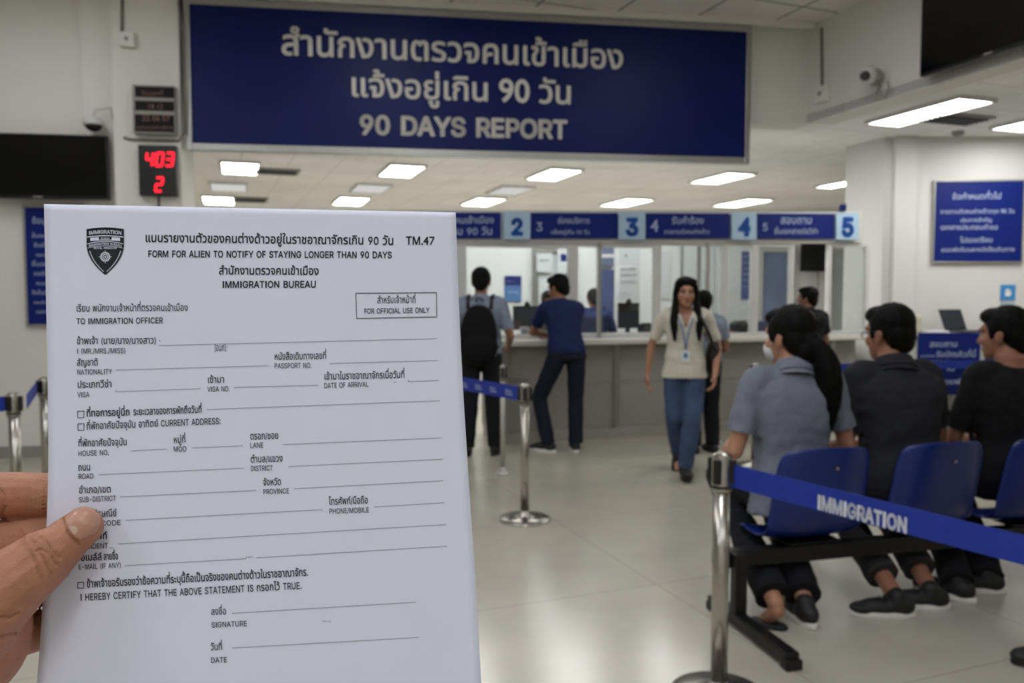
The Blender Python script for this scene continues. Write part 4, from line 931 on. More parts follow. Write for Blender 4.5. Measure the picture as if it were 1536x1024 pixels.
# thumb nail: a curved plate lying on the thumb's back
M_nail = pm('nail', (190, 142, 121), .36, 0, .05, 60, coat=.08, spec=.45)
dgp = bpy.context.evaluated_depsgraph_get(); dgp.update()
HI = pmat(hand_o).inverted()
def onhand(px, py, off):
    d = ray(px, py).normalized(); o0 = HI @ EYE; ok, loc, no, _ = hand.ray_cast(o0, d)
    return (HI.inverted() @ (loc - d * off)) if ok else None
NA = (106, 798); nx_, ny_ = (math.cos(math.radians(-33)), math.sin(math.radians(-33)))      # cuticle middle, direction to the tip
def npx(s, t): # s along 0..1, t across -1..1
    L = 53; half = 24.5 * (1 - .18 * (1 - s) ** 2) * (1 if s < .6 else math.sqrt(max(0, 1 - ((s - .6) / .46) ** 2 * .62)))
    s2 = s + .10 * (t * t) * (1 - s) * 1.4 - .17 * t * t * s
    return NA[0] + nx_ * L * s2 - ny_ * half * t - 3, NA[1] + ny_ * L * s2 + nx_ * half * t - 2
def nailpatch(s0, s1, lift, nm, mt, par, tmax=1.0, n=16, shape=None):
    vs, fs = [], []
    for i in range(n + 1):
        for j in range(n + 1):
            s = s0 + (s1 - s0) * i / n; t = -tmax + 2 * tmax * j / n
            if shape: s, t = shape(i / n, -1 + 2 * j / n)
            ok_ = False
            for q_ in range(16):
                x, y = npx(s, t); p_ = onhand(x, y, lift * (1 - .9 * abs(t) ** 6))
                if p_ is not None and (p_ - Q(x, y, .006)).dot(FWD) < 0: ok_ = True; break
                t *= .94
            vs.append(p_ if ok_ else vs[-(n + 1)])
    for i in range(n):
        for j in range(n): a = i * (n + 1) + j; fs.append((a, a + 1, a + n + 2, a + n + 1))
    return MB().add(vs, fs).build(nm, mt, par, smooth=True)
nl = nailpatch(.0, 1.0, .0009, 'thumb_nail', M_nail, hand_o)
nailpatch(0, .3, .0012, 'lunula', pm('nail_moon', (204, 172, 153), .36, 0, .04, 60, spec=.4), nl, shape=lambda a, b: (.05 + a * .20 * (1 - b * b), b * .42 + .12))
# ------------------------------------------------------------------ people
M_skin = pm('skin', (176, 128, 102), .5, 0, .06, 14, sss=.08)
M_skin2 = pm('skin_tan', (150, 104, 80), .5, 0, .06, 14, sss=.08)
M_hair = pm('black_hair', (7, 6, 6), .6, 0, .3, 60, bump=.2, bscale=260, spec=.14)
def cloth(name, col, var=.08): return pm(name, col, .92, 0, var, 9, bump=.55, bscale=22, spec=.2)
M_eye = pm('eye_dark', (24, 18, 16), .25); M_lip = pm('lips', (150, 82, 74), .5); M_sole = pm('white_sole', (226, 225, 220), .7); M_shoe = pm('black_shoe', (22, 22, 25), .6, 0, .15, 30)
def lerp(a, b, t): return Ve(a) * (1 - t) + Ve(b) * t
def stand(s=1.0):
    J = dict(pel=(0, 0, .93), che=(0, .0, 1.24), neck=(0, -.015, 1.43), head=(0, .02, 1.575), shl=(-.175, -.01, 1.375), shr=(.175, -.01, 1.375), ell=(-.235, -.03, 1.09), elr=(.235, -.03, 1.09), wrl=(-.25, .06, .85), wrr=(.25, .06, .85),
             hil=(-.09, 0, .90), hir=(.09, 0, .90), knl=(-.10, .02, .49), knr=(.10, .02, .49), anl=(-.105, -.02, .085), anr=(.105, -.02, .085))
    return {k: Ve(v) * s for k, v in J.items()}
def torso(mb, J, inf, t0, t1, w, n=22, m=14, flare=None):
    """lofted trunk from the hips (t=0) to the neck (t=1); w scales its width"""
    key = [(-.12, .120, .095), (0, .158, .112), (.12, .160, .108), (.3, .138, .096), (.5, .146, .106), (.68, .168, .114), (.80, .182, .104), (.88, .158, .090), (.95, .095, .072), (1.0, .060, .060), (1.1, .054, .056)]
    P, C, N = J['pel'], J['che'], J['neck']; rings = []
    hl = (J['hir'] - J['hil']).normalized(); sl = (J['shr'] - J['shl']).normalized()
    for i in range(m + 1):
        t = t0 + (t1 - t0) * i / m
        tk = max(-.12, min(t, 1.1))
        for (a, ra, da), (b, rb, db) in zip(key, key[1:]):
            if a <= tk <= b: u = (tk - a) / (b - a); u = u * u * (3 - 2 * u); rx, ry = ra + (rb - ra) * u, da + (db - da) * u
        if flare is not None and t < .12: rx, ry = .159 + flare * (.12 - t), .108 + flare * (.12 - t)
        tt = max(0, min(t, 1)); mid = (C * 2 - (P + N) / 2)
        c = P * (1 - tt) ** 2 + mid * 2 * tt * (1 - tt) + N * tt * tt
        tg = ((mid - P) * (1 - tt) + (N - mid) * tt).normalized()
        if t < 0: c = P + tg * (t * (N - P).length)
        if t > 1: c = N + tg * ((t - 1) * (N - P).length)
        x = hl.lerp(sl, tt); x = (x - tg * x.dot(tg)).normalized(); y = tg.cross(x)
        rings.append([c + x * (rx * w + inf) * math.copysign(abs(math.cos(a)) ** .85, math.cos(a)) + y * (ry * w + inf) * math.copysign(abs(math.sin(a)) ** .85, math.sin(a)) for a in [2 * PI * k / n for k in range(n)]])
    return mb.loft(rings)
def headM(J, yaw, pitch, roll=0): return Mx.Translation(J['head']) @ Euler((math.radians(pitch), math.radians(roll), math.radians(yaw))).to_matrix().to_4x4()
def head_shape(mb, M, k):
    R = M.to_3x3(); P = lambda *p: M @ (Ve(p) * k)
    E = lambda c, r: mb.ell(P(*c), [v * k for v in r], R)
    E((0, -.015, .035), (.075, .092, .082)); E((0, .022, -.03), (.062, .068, .078)); E((0, .045, -.07), (.045, .042, .042)); E((0, .062, -.092), (.026, .024, .020))
    E((-.035, .058, -.025), (.026, .024, .026)); E((.035, .058, -.025), (.026, .024, .026)); E((0, .07, .03), (.05, .02, .02))
    mb.cap(P(0, .084, .012), P(0, .101, -.03), .009 * k, .0125 * k); E((-.012, .088, -.033), (.009, .01, .008)); E((.012, .088, -.033), (.009, .01, .008))
    for s in (-1, 1): E((s * .077, -.012, -.012), (.010, .019, .031)); E((s * .080, -.02, .0), (.009, .017, .020))
def hand_shape(mb, w, d, side, palm_in, s=1.0, curl=.5):
    """five fingers on a palm; d points from the wrist to the fingertips, palm_in is the palm's normal, side = direction of the thumb"""
    d = Ve(d).normalized(); pn = Ve(palm_in); pn = (pn - d * pn.dot(d)).normalized(); th = Ve(side); th = (th - d * th.dot(d) - pn * th.dot(pn)).normalized()
    R = Mx((th, d, pn)).transposed()
    mb.ell(w + d * .05 * s, (.040 * s, .055 * s, .016 * s), R)
    for k, (o, L, r) in enumerate(((.028, .075, .0088), (.009, .085, .0092), (-.010, .078, .0088), (-.028, .060, .0078))):
        a = w + d * .088 * s + th * o * s; c1 = curl * (.7 + .12 * k)
        b = a + (d * math.cos(c1) + pn * math.sin(c1) + th * o * 1.5) * L * .45 * s
        c = b + (d * math.cos(c1 * 2) + pn * math.sin(c1 * 2)) * L * .32 * s; e = c + (d * math.cos(c1 * 2.7) + pn * math.sin(c1 * 2.7)) * L * .23 * s
        mb.chain([a - d * .02 * s, a, b, c, e], [r * s, r * s, r * .95 * s, r * .88 * s, r * .75 * s], 2)
    a = w + d * .025 * s + th * .028 * s; b = a + (d * .75 + th * .55 + pn * .3).normalized() * .042 * s; c = b + (d * .9 + th * .2 + pn * .35).normalized() * .032 * s
    mb.chain([a - th * .015 * s, a, b, c], [.015 * s, .0135 * s, .0105 * s, .009 * s], 2)
def hemcut(co, cuts, R):
    for e, dr in cuts:                     # a flat hem where a sleeve or a trouser leg ends
        v = co - e; h_ = v.dot(dr)
        if 0 < h_ < .14 and (v - dr * h_).length < R: co = co - dr * h_
    return co
def human(label, loc, rz, J, skin, shirt, trous, shoe='shoe', yaw=0, pitch=0, roll=0, k=1.0, w=1.0, sleeve=.62, hair='short', hem=-.06, feet=(0, 0), cuff=1.02, hands=True, curl=(.5, .5), handdir=(None, None), vox=.0065, toe=(0, 0), thumbs=(None, None), collar=True, loose=.016, solem=None, palms=(None, None), group=None, shortpants=False, face=False, armw=1.0, barefoot=(), legw=1.0, top=.985, flare=None, vneck=None):
    t = thing('person', label, 'person', loc, rz, group)
    mb = MB(); torso(mb, J, -.008, -.10, 1.08, w)
    M = headM(J, yaw, pitch, roll); kk = k; head_shape(mb, M, kk)
    mb.cap(J['neck'] + Ve((0, .0, -.02)), M @ Ve((0, -.022, -.045)), .055 * k * (.5 + .5 * w), .052 * k)
    for i, s in enumerate('lr'):
        sh, el, wr = J['sh' + s], J['el' + s], J['wr' + s]
        mb.chain([lerp(sh, J['neck'], .25), sh, lerp(sh, el, .5), el], [.045 * armw, .048 * armw, .042 * armw, .036 * armw], 3); mb.chain([el, lerp(el, wr, .35), lerp(el, wr, .8), wr], [.036 * armw, .036 * armw, .027 * armw, .024 * armw], 3)
        hd = handdir[i] or (wr - el); side = -1 if s == 'l' else 1
        if hands: hand_shape(mb, wr, hd, thumbs[i] or (0, 1, 0), palms[i] or (-side, 0, 0), k * .97, curl[i])
        hi, kn, an = J['hi' + s], J['kn' + s], J['an' + s]
        mb.chain([hi, lerp(hi, kn, .5), kn], [.075, .062, .05], 3); mb.chain([kn, lerp(kn, an, .35), an], [.05, .05, .036], 3)
        a = math.radians(feet[i]); fd = Ve((-math.sin(a), math.cos(a), 0)); b = math.radians(toe[i]); fd3 = fd * math.cos(b) + Ve((0, 0, math.sin(b)))
        mb.cap(an + fd3 * -.015 - Ve((0, 0, .035)), an + fd3 * .09 - Ve((0, 0, .045)), .032, .03); mb.cap(an + fd3 * .09 - Ve((0, 0, .048)), an + fd3 * .15 - Ve((0, 0, .05)), .032, .022)
    mb.build('body', skin, t, local=True, voxel=vox, relax=3)
    # clothes
    scuts = []
    sb = MB(); torso(sb, J, loose - .004, hem, top, w, flare=flare)
    for s in 'lr':
        sh, el = J['sh' + s], J['el' + s]; e = lerp(sh, el, sleeve) if sleeve <= 1 else lerp(el, J['wr' + s], sleeve - 1)
        sd_ = ((el - sh) if sleeve <= 1 else (J['wr' + s] - el)).normalized(); scuts.append((e, sd_)); e = e + sd_ * .03
        pts = [lerp(sh, J['neck'], .45), sh, lerp(sh, e, .5), e] if sleeve <= 1 else [lerp(sh, J['neck'], .45), sh, el, e]
        sb.chain(pts, [.055, .064 * armw, .060 * armw, .060 * armw] if sleeve <= 1 else [.055, .06 * armw, .052 * armw, .042 * armw], 3)
    sb.build('shirt', shirt, t, local=True, voxel=.009, relax=9, disp=lambda co, no: hemcut(co + no * (mnoise.noise(co * 14) * .007 + mnoise.noise(co * 34) * .0028), scuts, .10))
    if vneck:
        so_ = [c for c in t.children if c.name.startswith('shirt')][0]; bm = bmesh.new(); bm.from_mesh(so_.data)
        bmesh.ops.delete(bm, geom=[f for f in bm.faces if f.calc_center_median().y > .02 and abs(f.calc_center_median().x) < (f.calc_center_median().z - vneck) * .42], context='FACES'); bm.to_mesh(so_.data); bm.free()
    if collar and not vneck:
        cb = MB(); Nn = J['neck']; ax = (M @ Ve((0, -.022, -.045)) - Nn).normalized(); x = (J['shr'] - J['shl']).normalized(); x = (x - ax * x.dot(ax)).normalized(); y = ax.cross(x)
        rr = []
        for h_, r_ in ((-.050, .088), (-.034, .080), (-.012, .069), (.014, .060), (.023, .060), (.026, .063), (.017, .069), (-.010, .078), (-.026, .083)):
            rr.append([Nn + ax * (h_ - .012 * math.sin(a)) + (x * math.cos(a) + y * math.sin(a) * 1.02) * r_ * k * (.6 + .4 * w) for a in [2 * PI * q / 28 for q in range(28)]])
        cb.loft(rr, cap=False).build('collar', shirt, t, local=True, smooth=True)
    cuts = []
    tb = MB(); torso(tb, J, .006, -.14, .16, w)
    for s in 'lr':
        hi, kn, an = J['hi' + s], J['kn' + s], J['an' + s]; e = lerp(kn, an, cuff); cuts.append((e, (an - kn).normalized()))
        tb.chain([hi, lerp(hi, kn, .5), kn], [.094 * (.6 + .4 * w), .082, .072], 3); tb.chain([kn, lerp(kn, e, .45), e + (an - kn).normalized() * .03], [.072, .070, .064 * legw], 3)
    tb.build('trousers', trous, t, local=True, voxel=.008, relax=4, disp=lambda co, no: hemcut(co + no * (mnoise.noise(co * 13) * .006 + mnoise.noise(co * 30) * .003), cuts, .12))
    for i, s in enumerate('lr'):
        if s in barefoot or shoe is None: continue
        an = J['an' + s]; a = math.radians(feet[i]); fd = Ve((-math.sin(a), math.cos(a), 0)); rt = Ve((math.cos(a), math.sin(a), 0)); b = math.radians(toe[i])
        fd3 = fd * math.cos(b) + Ve((0, 0, math.sin(b))); u3 = rt.cross(fd3); Rm = Mx((rt, fd3, u3)).transposed().to_4x4()
        Ms = Mx.Translation(an - u3 * .085) @ Rm
        q = MB(); q.ell(Ms @ Ve((0, -.02, .05)), (.043, .062, .050), Rm.to_3x3()); q.ell(Ms @ Ve((0, .07, .042)), (.046, .095, .038), Rm.to_3x3()); q.ell(Ms @ Ve((0, .14, .034)), (.045, .062, .028), Rm.to_3x3()); q.cap(an - u3 * .03, an + u3 * .0, .048, .043)
        so = q.build('shoe', M_shoe, t, local=True, voxel=.006, relax=3)
        o = MB(); o.loft([[Ms @ Ve((x_ * sc_, y_ * sc_ + .045 * (1 - sc_), z_)) for x_, y_ in [(.047 * math.cos(g) * (1 - .12 * (math.sin(g) < 0)), .055 + .145 * math.sin(g)) for g in [2 * PI * q_ / 28 for q_ in range(28)]]] for z_, sc_ in ((0, .95), (.006, 1.0), (.022, 1.0), (.026, .96))])
        o.build('sole', solem or M_sole, so, local=True, smooth=False)
        l = MB()
        for g in range(4): l.tube([Ms @ Ve((-.022, .045 + g * .022, .088 - g * .009)), Ms @ Ve((0, .05 + g * .022, .093 - g * .010)), Ms @ Ve((.022, .045 + g * .022, .088 - g * .009))], .0032, 6)
        l.build('laces', M_darkgrey, so, local=True)
    # hair
    R3 = M.to_3x3(); hbm = MB(); HE = lambda c, r: hbm.ell(M @ (Ve(c) * k), [v * k for v in r], R3)
    if hair in ('short', 'shortback'):
        HE((0, -.026, .048), (.086, .098, .086)); HE((0, -.06, .0), (.075, .058, .085)); HE((0, .03, .085), (.068, .06, .040)); HE((0, -.075, -.035), (.058, .035, .055))
        for s in (-1, 1): HE((s * .070, -.02, .03), (.016, .05, .05)); HE((s * .074, .018, .012), (.008, .014, .034))
    if hair == 'long':
        HE((0, -.026, .045), (.088, .100, .088)); HE((-.034, .03, .086), (.05, .055, .032)); HE((.034, .03, .086), (.05, .055, .032)); HE((0, -.05, -.03), (.082, .065, .11))
        for s in (-1, 1):
            P_ = [M @ (Ve(p) * k) for p in ((s * .046, .03, .095), (s * .080, .022, .03), (s * .083, .024, -.05), (s * .086, .052, -.14), (s * .094, .075, -.24), (s * .094, .118, -.36))]
            hbm.chain(P_, [.018, .018, .022, .032, .034, .012], 4)
    if hair == 'pony':
        HE((0, -.028, .045), (.087, .100, .088)); HE((0, -.055, -.01), (.078, .062, .09)); HE((0, .03, .082), (.066, .058, .040)); HE((0, -.085, -.06), (.058, .04, .06))
        for s in (-1, 1): HE((s * .072, -.01, .025), (.016, .055, .055))
        nk = M @ (Ve((0, -.115, -.05)) * k)
        P_ = [M @ (Ve(p) * k) for p in ((0, -.085, -.01), (.012, -.135, -.055), (.03, -.150, -.12), (.05, -.135, -.20), (.062, -.12, -.28), (.06, -.115, -.345))]
        hbm.chain(P_, [.05, .040, .056, .066, .056, .018], 4)
        for q_ in range(5): hbm.chain([p + Ve((.022 * math.cos(q_ * 1.3), .012 * math.sin(q_ * 1.3), 0)) for p in P_[2:]] + [P_[-1] + Ve((.03 * math.cos(q_ * 1.9), .01, -.03 - .01 * q_))], [.035, .04, .035, .02, .004], 3)
    ho = hbm.build('hair', M_hair, t, local=True, voxel=.0055, relax=2, disp=lambda co, no: co + no * (mnoise.noise(Ve((co.x * 70, co.y * 70, co.z * 14))) * .004))
    if face:
        for s in (-1, 1):
            e = MB(); e.ell(M @ (Ve((s * .031, .079, .002)) * k), (.0125 * k, .006 * k, .0062 * k), R3); eo = e.build('eye', pm('eye_white', (200, 192, 186), .3), t, local=True, smooth=True)
            e = MB(); e.ell(M @ (Ve((s * .031, .0838, .002)) * k), (.0058 * k, .0025 * k, .0058 * k), R3); e.build('iris', M_eye, eo, local=True, smooth=True)
            e = MB(); e.tube([M @ (Ve(p) * k) for p in ((s * .046, .074, .020), (s * .033, .088, .025), (s * .016, .091, .021))], [.002 * k, .0036 * k, .0028 * k], 8); e.build('eyebrow', M_hair, t, local=True, smooth=True)
            e = MB(); e.tube([M @ (Ve(p) * k) for p in ((s * .045, .076, .003), (s * .032, .0865, .0095), (s * .019, .083, .004))], [.0012 * k, .002 * k, .0014 * k], 8); e.build('eyelid', M_hair, t, local=True, smooth=True)
        e = MB(); e.ell(M @ (Ve((0, .0835, -.060)) * k), (.022 * k, .008 * k, .0052 * k), R3); e.ell(M @ (Ve((0, .083, -.067)) * k), (.017 * k, .008 * k, .0055 * k), R3); e.build('lips', M_lip, t, local=True, smooth=True)
    return t, M
def toloc(p, loc, rz): v = Ve(p) - Ve(loc); return Mx.Rotation(-rz, 3, 'Z') @ v
# ---- the three people on the bench -------------------------------------------------
def sit(top, feetw, loc, rz, lean=.0, side=.0, spread=.10):
    """seat .43 high, head top at 'top'; feetw = two world ankle points"""
    d = top - 1.30
    J = dict(pel=(0, .0, .505), che=(side * .5, .02 + lean * .5, .80), neck=(side, .0 + lean, 1.045 + d), head=(side, .05 + lean, 1.185 + d), shl=(-.18 + side, .0 + lean, .985 + d), shr=(.18 + side, .0 + lean, .985 + d),
             hil=(-.09, .03, .49), hir=(.09, .03, .49), knl=(-spread - .03, .43, .51), knr=(spread + .03, .43, .51))
    J = {k: Ve(v) for k, v in J.items()}
    J['anl'], J['anr'] = [toloc(p, loc, rz) for p in feetw]; return J
# woman in the grey polo
loc = Ve((1.285, 3.61, 0)); rz = math.radians(8)
fl, fr_ = F(1165, 944) + Ve((0, .02, .105)), F(1211, 938) + Ve((0, .03, .085))
J = sit(1.335, (fl, fr_), loc, rz, lean=.02, side=-.005)
J['ell'] = Ve((-.275, .02, .705)); J['wrl'] = Ve((-.20, .27, .64)); J['elr'] = Ve((.275, .03, .72)); J['wrr'] = Ve((.14, .27, .62)); J['knl'] = Ve((-.15, .49, .485)); J['knr'] = Ve((.10, .50, .485))
M_gshirt = cloth('grey_blue_polo', (118, 123, 136)); M_btrous = cloth('black_trousers', (28, 29, 33))
pw, Mh = human('person in a grey polo shirt with a black ponytail and white face mask, seated', loc, rz, J, M_skin, M_gshirt, M_btrous, yaw=26, pitch=-6, k=1.12, w=1.13, hair='pony', sleeve=.72, feet=(10, 0), toe=(-38, 0), cuff=.95, hem=-.15, legw=1.2, flare=.06, barefoot=('l',), handdir=((.2, .8, -.1), (-.2, .8, -.1)), armw=1.05)
q = MB(); k_ = 1.12
P_ = lambda *p: Mh @ (Ve(p) * k_)
q.ell(P_(0, .060, -.052), (.058 * k_, .050 * k_, .052 * k_), Mh.to_3x3()); q.ell(P_(0, .078, -.045), (.040 * k_, .040 * k_, .040 * k_), Mh.to_3x3())
mo = q.build('face_mask', pm('mask_white', (206, 208, 206), .9), pw, local=True, voxel=.005, relax=3)
for s in (-1, 1): MB().tube([P_(s * .055, .045, -.03), P_(s * .076, .01, .0), P_(s * .082, -.022, .012)], .003, 6).build('ear_loop', M_letter, mo, local=True, smooth=True)
MB().lathe([(.028, -.012), (.034, -.012), (.034, .012), (.028, .012)], n=20).build('hair_tie', M_black, pw, local=True)
tie = [c for c in pw.children if c.name.startswith('hair_tie')][0]; tie.location = P_(.004, -.120, -.042); tie.rotation_euler = (math.radians(50), 0, math.radians(26))
sp = F(1152, 938); sl = thing('slipper', 'black slip-on shoe lying under the bare heel of the person in the grey polo', 'shoe', (sp.x, sp.y, 0), math.radians(50))
MB().loft([[(x_ * k_, y_ * k_, z_) for x_, y_ in [(.042 * math.cos(g), (.085) * math.sin(g)) for g in [2 * PI * q_ / 28 for q_ in range(28)]]] for z_, k_ in ((0, .95), (.004, 1), (.014, 1), (.017, .96))]).build('sole', M_shoe, sl, local=True)
# man in charcoal polo
loc = Ve((1.86, 3.76, 0)); rz = math.radians(8)
fl, fr_ = F(1347, 926) + Ve((0, .02, .085)), F(1398, 914) + Ve((0, .02, .085))
J = sit(1.34, (fl, fr_), loc, rz, lean=.05, side=-.035)
J['ell'] = Ve((-.24, .10, .70)); J['wrl'] = Ve((-.12, .33, .62)); J['elr'] = Ve((.25, .10, .72)); J['wrr'] = Ve((.12, .34, .62))
J['knl'] = Ve((-.19, .48, .485)); J['knr'] = Ve((.10, .50, .485))
M_char = cloth('charcoal_polo', (44, 45, 50)); M_gtrous = cloth('dark_grey_trousers', (52, 52, 54))
pm2, Mh = human('person in a charcoal polo shirt and glasses seated on the second blue seat', loc, rz, J, M_skin2, M_char, M_gtrous, yaw=20, pitch=-6, k=1.12, w=1.3, hair='short', sleeve=.78, feet=(78, 72), cuff=.86, legw=1.15, hem=-.02, handdir=((.2, .8, -.1), (-.2, .8, -.1)), armw=1.1)
P_ = lambda *p: Mh @ (Ve(p) * 1.12)
g = MB()
for s in (-1, 1):
    g.tube([P_(s * .033 + .022 * math.cos(a), .090, .0 + .017 * math.sin(a)) for a in [2 * PI * k / 16 for k in range(17)]], .0018, 6); g.tube([P_(s * .055, .088, .006), P_(s * .080, .05, .008), P_(s * .084, -.018, .012)], .002, 6)
g.tube([P_(-.011, .093, .004), P_(.011, .093, .004)], .0016, 6)
g.build('glasses', M_black, pm2, local=True, smooth=True)
# man at the right edge
loc = Ve((2.47, 3.92, 0)); rz = math.radians(10)
fl, fr_ = F(1440, 901) + Ve((0, .03, .085)), F(1488, 893) + Ve((0, .05, .085))
J = sit(1.33, (fl, fr_), loc, rz, lean=.03, side=.0)
J['ell'] = Ve((-.24, .10, .70)); J['wrl'] = Ve((-.12, .33, .62)); J['elr'] = Ve((.25, .10, .72)); J['wrr'] = Ve((.12, .34, .62)); J['knl'] = Ve((-.16, .48, .485)); J['knr'] = Ve((.04, .50, .485))
M_blk = cloth('black_tshirt', (27, 27, 30))
human('person in a black shirt seated at the right edge of the photo, face in profile', loc, rz, J, M_skin2, M_blk, M_btrous, yaw=27, pitch=-4, k=1.1, w=1.2, hair='short', sleeve=.84, feet=(30, 66), cuff=1.02, legw=1.15, hem=-.02, handdir=((.2, .8, -.1), (-.2, .8, -.1)), collar=False, face=True)
# neighbour whose foot reaches into the frame at the lower right
fp = F(1583, 996); loc = Ve((fp.x + .14, fp.y - .30, 0)); rz = math.radians(20)
J = stand(.96); J['anl'] = toloc(fp + Ve((.03, 0, .085)), loc, rz); J['anr'] = toloc(fp + Ve((.30, -.12, .085)), loc, rz); J['knl'] = J['anl'] * .5 + J['hil'] * .5 + Ve((0, .05, 0)); J['knr'] = J['anr'] * .5 + J['hir'] * .5 + Ve((0, .05, 0))
human('person standing out of view at the right, only a black slip-on shoe shows', loc, rz, J, M_skin2, M_blk, M_btrous, feet=(70, 40), cuff=.8, solem=M_shoe, vox=.009)
# ---- walking woman ----------------------------------------------------------------
M_cream = cloth('cream_blouse', (206, 202, 188)); M_jean = cloth('blue_jeans', (66, 82, 112), .16)
fp = F(1030, 716); loc = Ve((fp.x, fp.y + .12, 0)); rz = math.radians(171)
s = .912; J = stand(s)
J['anl'] = Ve((.06, .0, 0)) * 0 + Ve((.055, -.30, .13)); J['anr'] = Ve((.03, .13, .085))     # mirrored below: she faces the camera
J['anl'] = Ve((-.005, .15, .085)); J['anr'] = Ve((.035, -.24, .14)); J['knl'] = Ve((-.055, .13, .47)); J['knr'] = Ve((.075, .05, .46))
J['ell'] = J['ell'] + Ve((-.045, -.03, .02)); J['wrl'] = Ve((-.225, .09, .80)); J['elr'] = J['elr'] + Ve((.045, -.04, .03)); J['wrr'] = Ve((.285, -.06, .80))
ww, Mh = human('person walking towards the camera in a cream blouse and blue jeans with a lanyard', loc, rz, J, M_skin, M_cream, M_jean, yaw=4, pitch=-2, k=1.0, w=.86, hair='long', sleeve=.78, feet=(4, -6), toe=(8, -30), cuff=1.0, hem=-.165, armw=.84, legw=.85, top=.965, flare=.10, vneck=1.165, face=True, vox=.005, loose=.022, solem=M_shoe)
C_, N_ = J['che'], J['neck']
sh_ = [c for c in ww.children if c.name.startswith('shirt')][0]
def onshirt(x, z, lift=.004):
    ok, p_, _, _ = sh_.ray_cast(Ve((x, .6, z)), Ve((0, -1, 0))); return Ve((x, (p_.y if ok else .11) + lift, z))
for sd in (-1, 1):                         # open collar flaps
    a, b_, c_ = N_ + Ve((sd * .062, -.03, .030)), N_ + Ve((sd * .064, .055, -.005)), onshirt(sd * .022, 1.185, .006)
    e_ = onshirt(sd * .085, 1.215, .008); f_ = N_ + Ve((sd * .098, .0, -.012))
    MB().add([a, b_, c_, e_, f_], [(0, 1, 4), (1, 2, 3), (1, 3, 4)]).build('collar_flap', M_cream, ww, local=True, smooth=True, solid=.004)
ly = MB()
for sd in (-1, 1): ly.tube([N_ + Ve((sd * .066, -.03, .035)), N_ + Ve((sd * .072, .06, -.02)), onshirt(sd * .052, 1.235, .008), onshirt(sd * .024, 1.15, .006), onshirt(sd * .012, 1.08, .006), onshirt(0, 1.0, .006)], .0065, 6)
lo = ly.build('lanyard', pm('lanyard_blue', (120, 140, 176), .7), ww, local=True, smooth=True)
b_ = MB().box(onshirt(0, .945, .006), (.062, .006, .09), bev=.002).build('id_badge', pm('badge_white', (224, 224, 226), .4), ww, local=True)
MB().box(onshirt(0, .952, .0105), (.03, .002, .035)).build('badge_photo', M_posterblue, b_, local=True)
pk = MB(); pk.box(onshirt(-.075, 1.09, .001), (.075, .004, .08), bev=.002); pk.build('pocket', M_cream, ww, local=True)
bt = MB()
for z in (1.13, 1.06, .99, .92, .85, .79): bt.ell(onshirt(0, z, .001), (.006, .004, .006), seg=8, rings=6)
bt.build('buttons', M_poster, ww, local=True)
bag = thing('shoulder_bag', 'black shoulder bag hanging at the left side of the walking person in cream', 'bag', loc, rz)
# her left side is at the right in the photo (negative x in her frame)
sb = MB(); sb.ell((-.225, -.07, .93), (.065, .10, .17)); sb.ell((-.235, -.075, .88), (.06, .10, .12)); sb.build('bag_body', M_black, bag, local=True, voxel=.008, relax=5)
st = MB(); st.tube([(-.235, .02, .98), (-.165, .12, 1.14), (-.115, .10, 1.25), (-.108, .02, 1.318), (-.115, -.09, 1.25), (-.19, -.14, 1.06)], .014, 8); st.build('strap', M_black, bag, local=True, smooth=True)
# ---- man with the backpack --------------------------------------------------------
M_lblue = cloth('light_blue_shirt', (132, 142, 158))
fp = F(722, 682); loc = Ve((fp.x, fp.y, 0)); rz = math.radians(-4); s = .975; J = stand(s)
J['elr'] = J['elr'] + Ve((.03, .02, 0)); J['wrr'] = Ve((.23, .20, .97)); J['ell'] = J['ell'] + Ve((-.03, .02, 0)); J['wrl'] = Ve((-.22, .2, .97)); J['anl'] = J['anl'] + Ve((-.02, 0, 0)); J['anr'] = J['anr'] + Ve((.02, .05, 0))
bm_, Mh = human('person standing at the counter in a light blue shirt wearing a black backpack', loc, rz, J, M_skin2, M_lblue, M_btrous, yaw=0, pitch=-8, k=1.0, w=1.08, sleeve=.78, feet=(12, -14), hem=-.06, solem=M_shoe)
M_nylon = cloth('black_nylon', (20, 20, 22))
bp = thing('backpack', 'black backpack on the back of the person in the light blue shirt', 'backpack', loc, rz)
q = MB(); q.ell((0, -.19, 1.08), (.165, .085, .26)); q.ell((0, -.20, .98), (.170, .095, .17)); q.ell((0, -.18, 1.22), (.13, .07, .12)); q.build('bag_body', M_nylon, bp, local=True, voxel=.009, relax=6)
q = MB(); q.ell((0, -.265, .96), (.125, .045, .115)); q.build('front_pocket', M_nylon, bp, local=True, voxel=.008, relax=4)
for sd in (-1, 1): MB().tube([(sd * .10, -.13, 1.30), (sd * .105, -.08, 1.405), (sd * .108, .02, 1.42), (sd * .12, .115, 1.33), (sd * .145, .125, 1.15), (sd * .165, -.02, .98), (sd * .13, -.14, .95)], .017, 8).build('strap', M_black, bp, local=True, smooth=True)
MB().tube([(-.03, -.13, 1.36), (-.02, -.14, 1.395), (.02, -.14, 1.395), (.03, -.13, 1.36)], .008, 8).build('handle', M_black, bp, local=True, smooth=True)
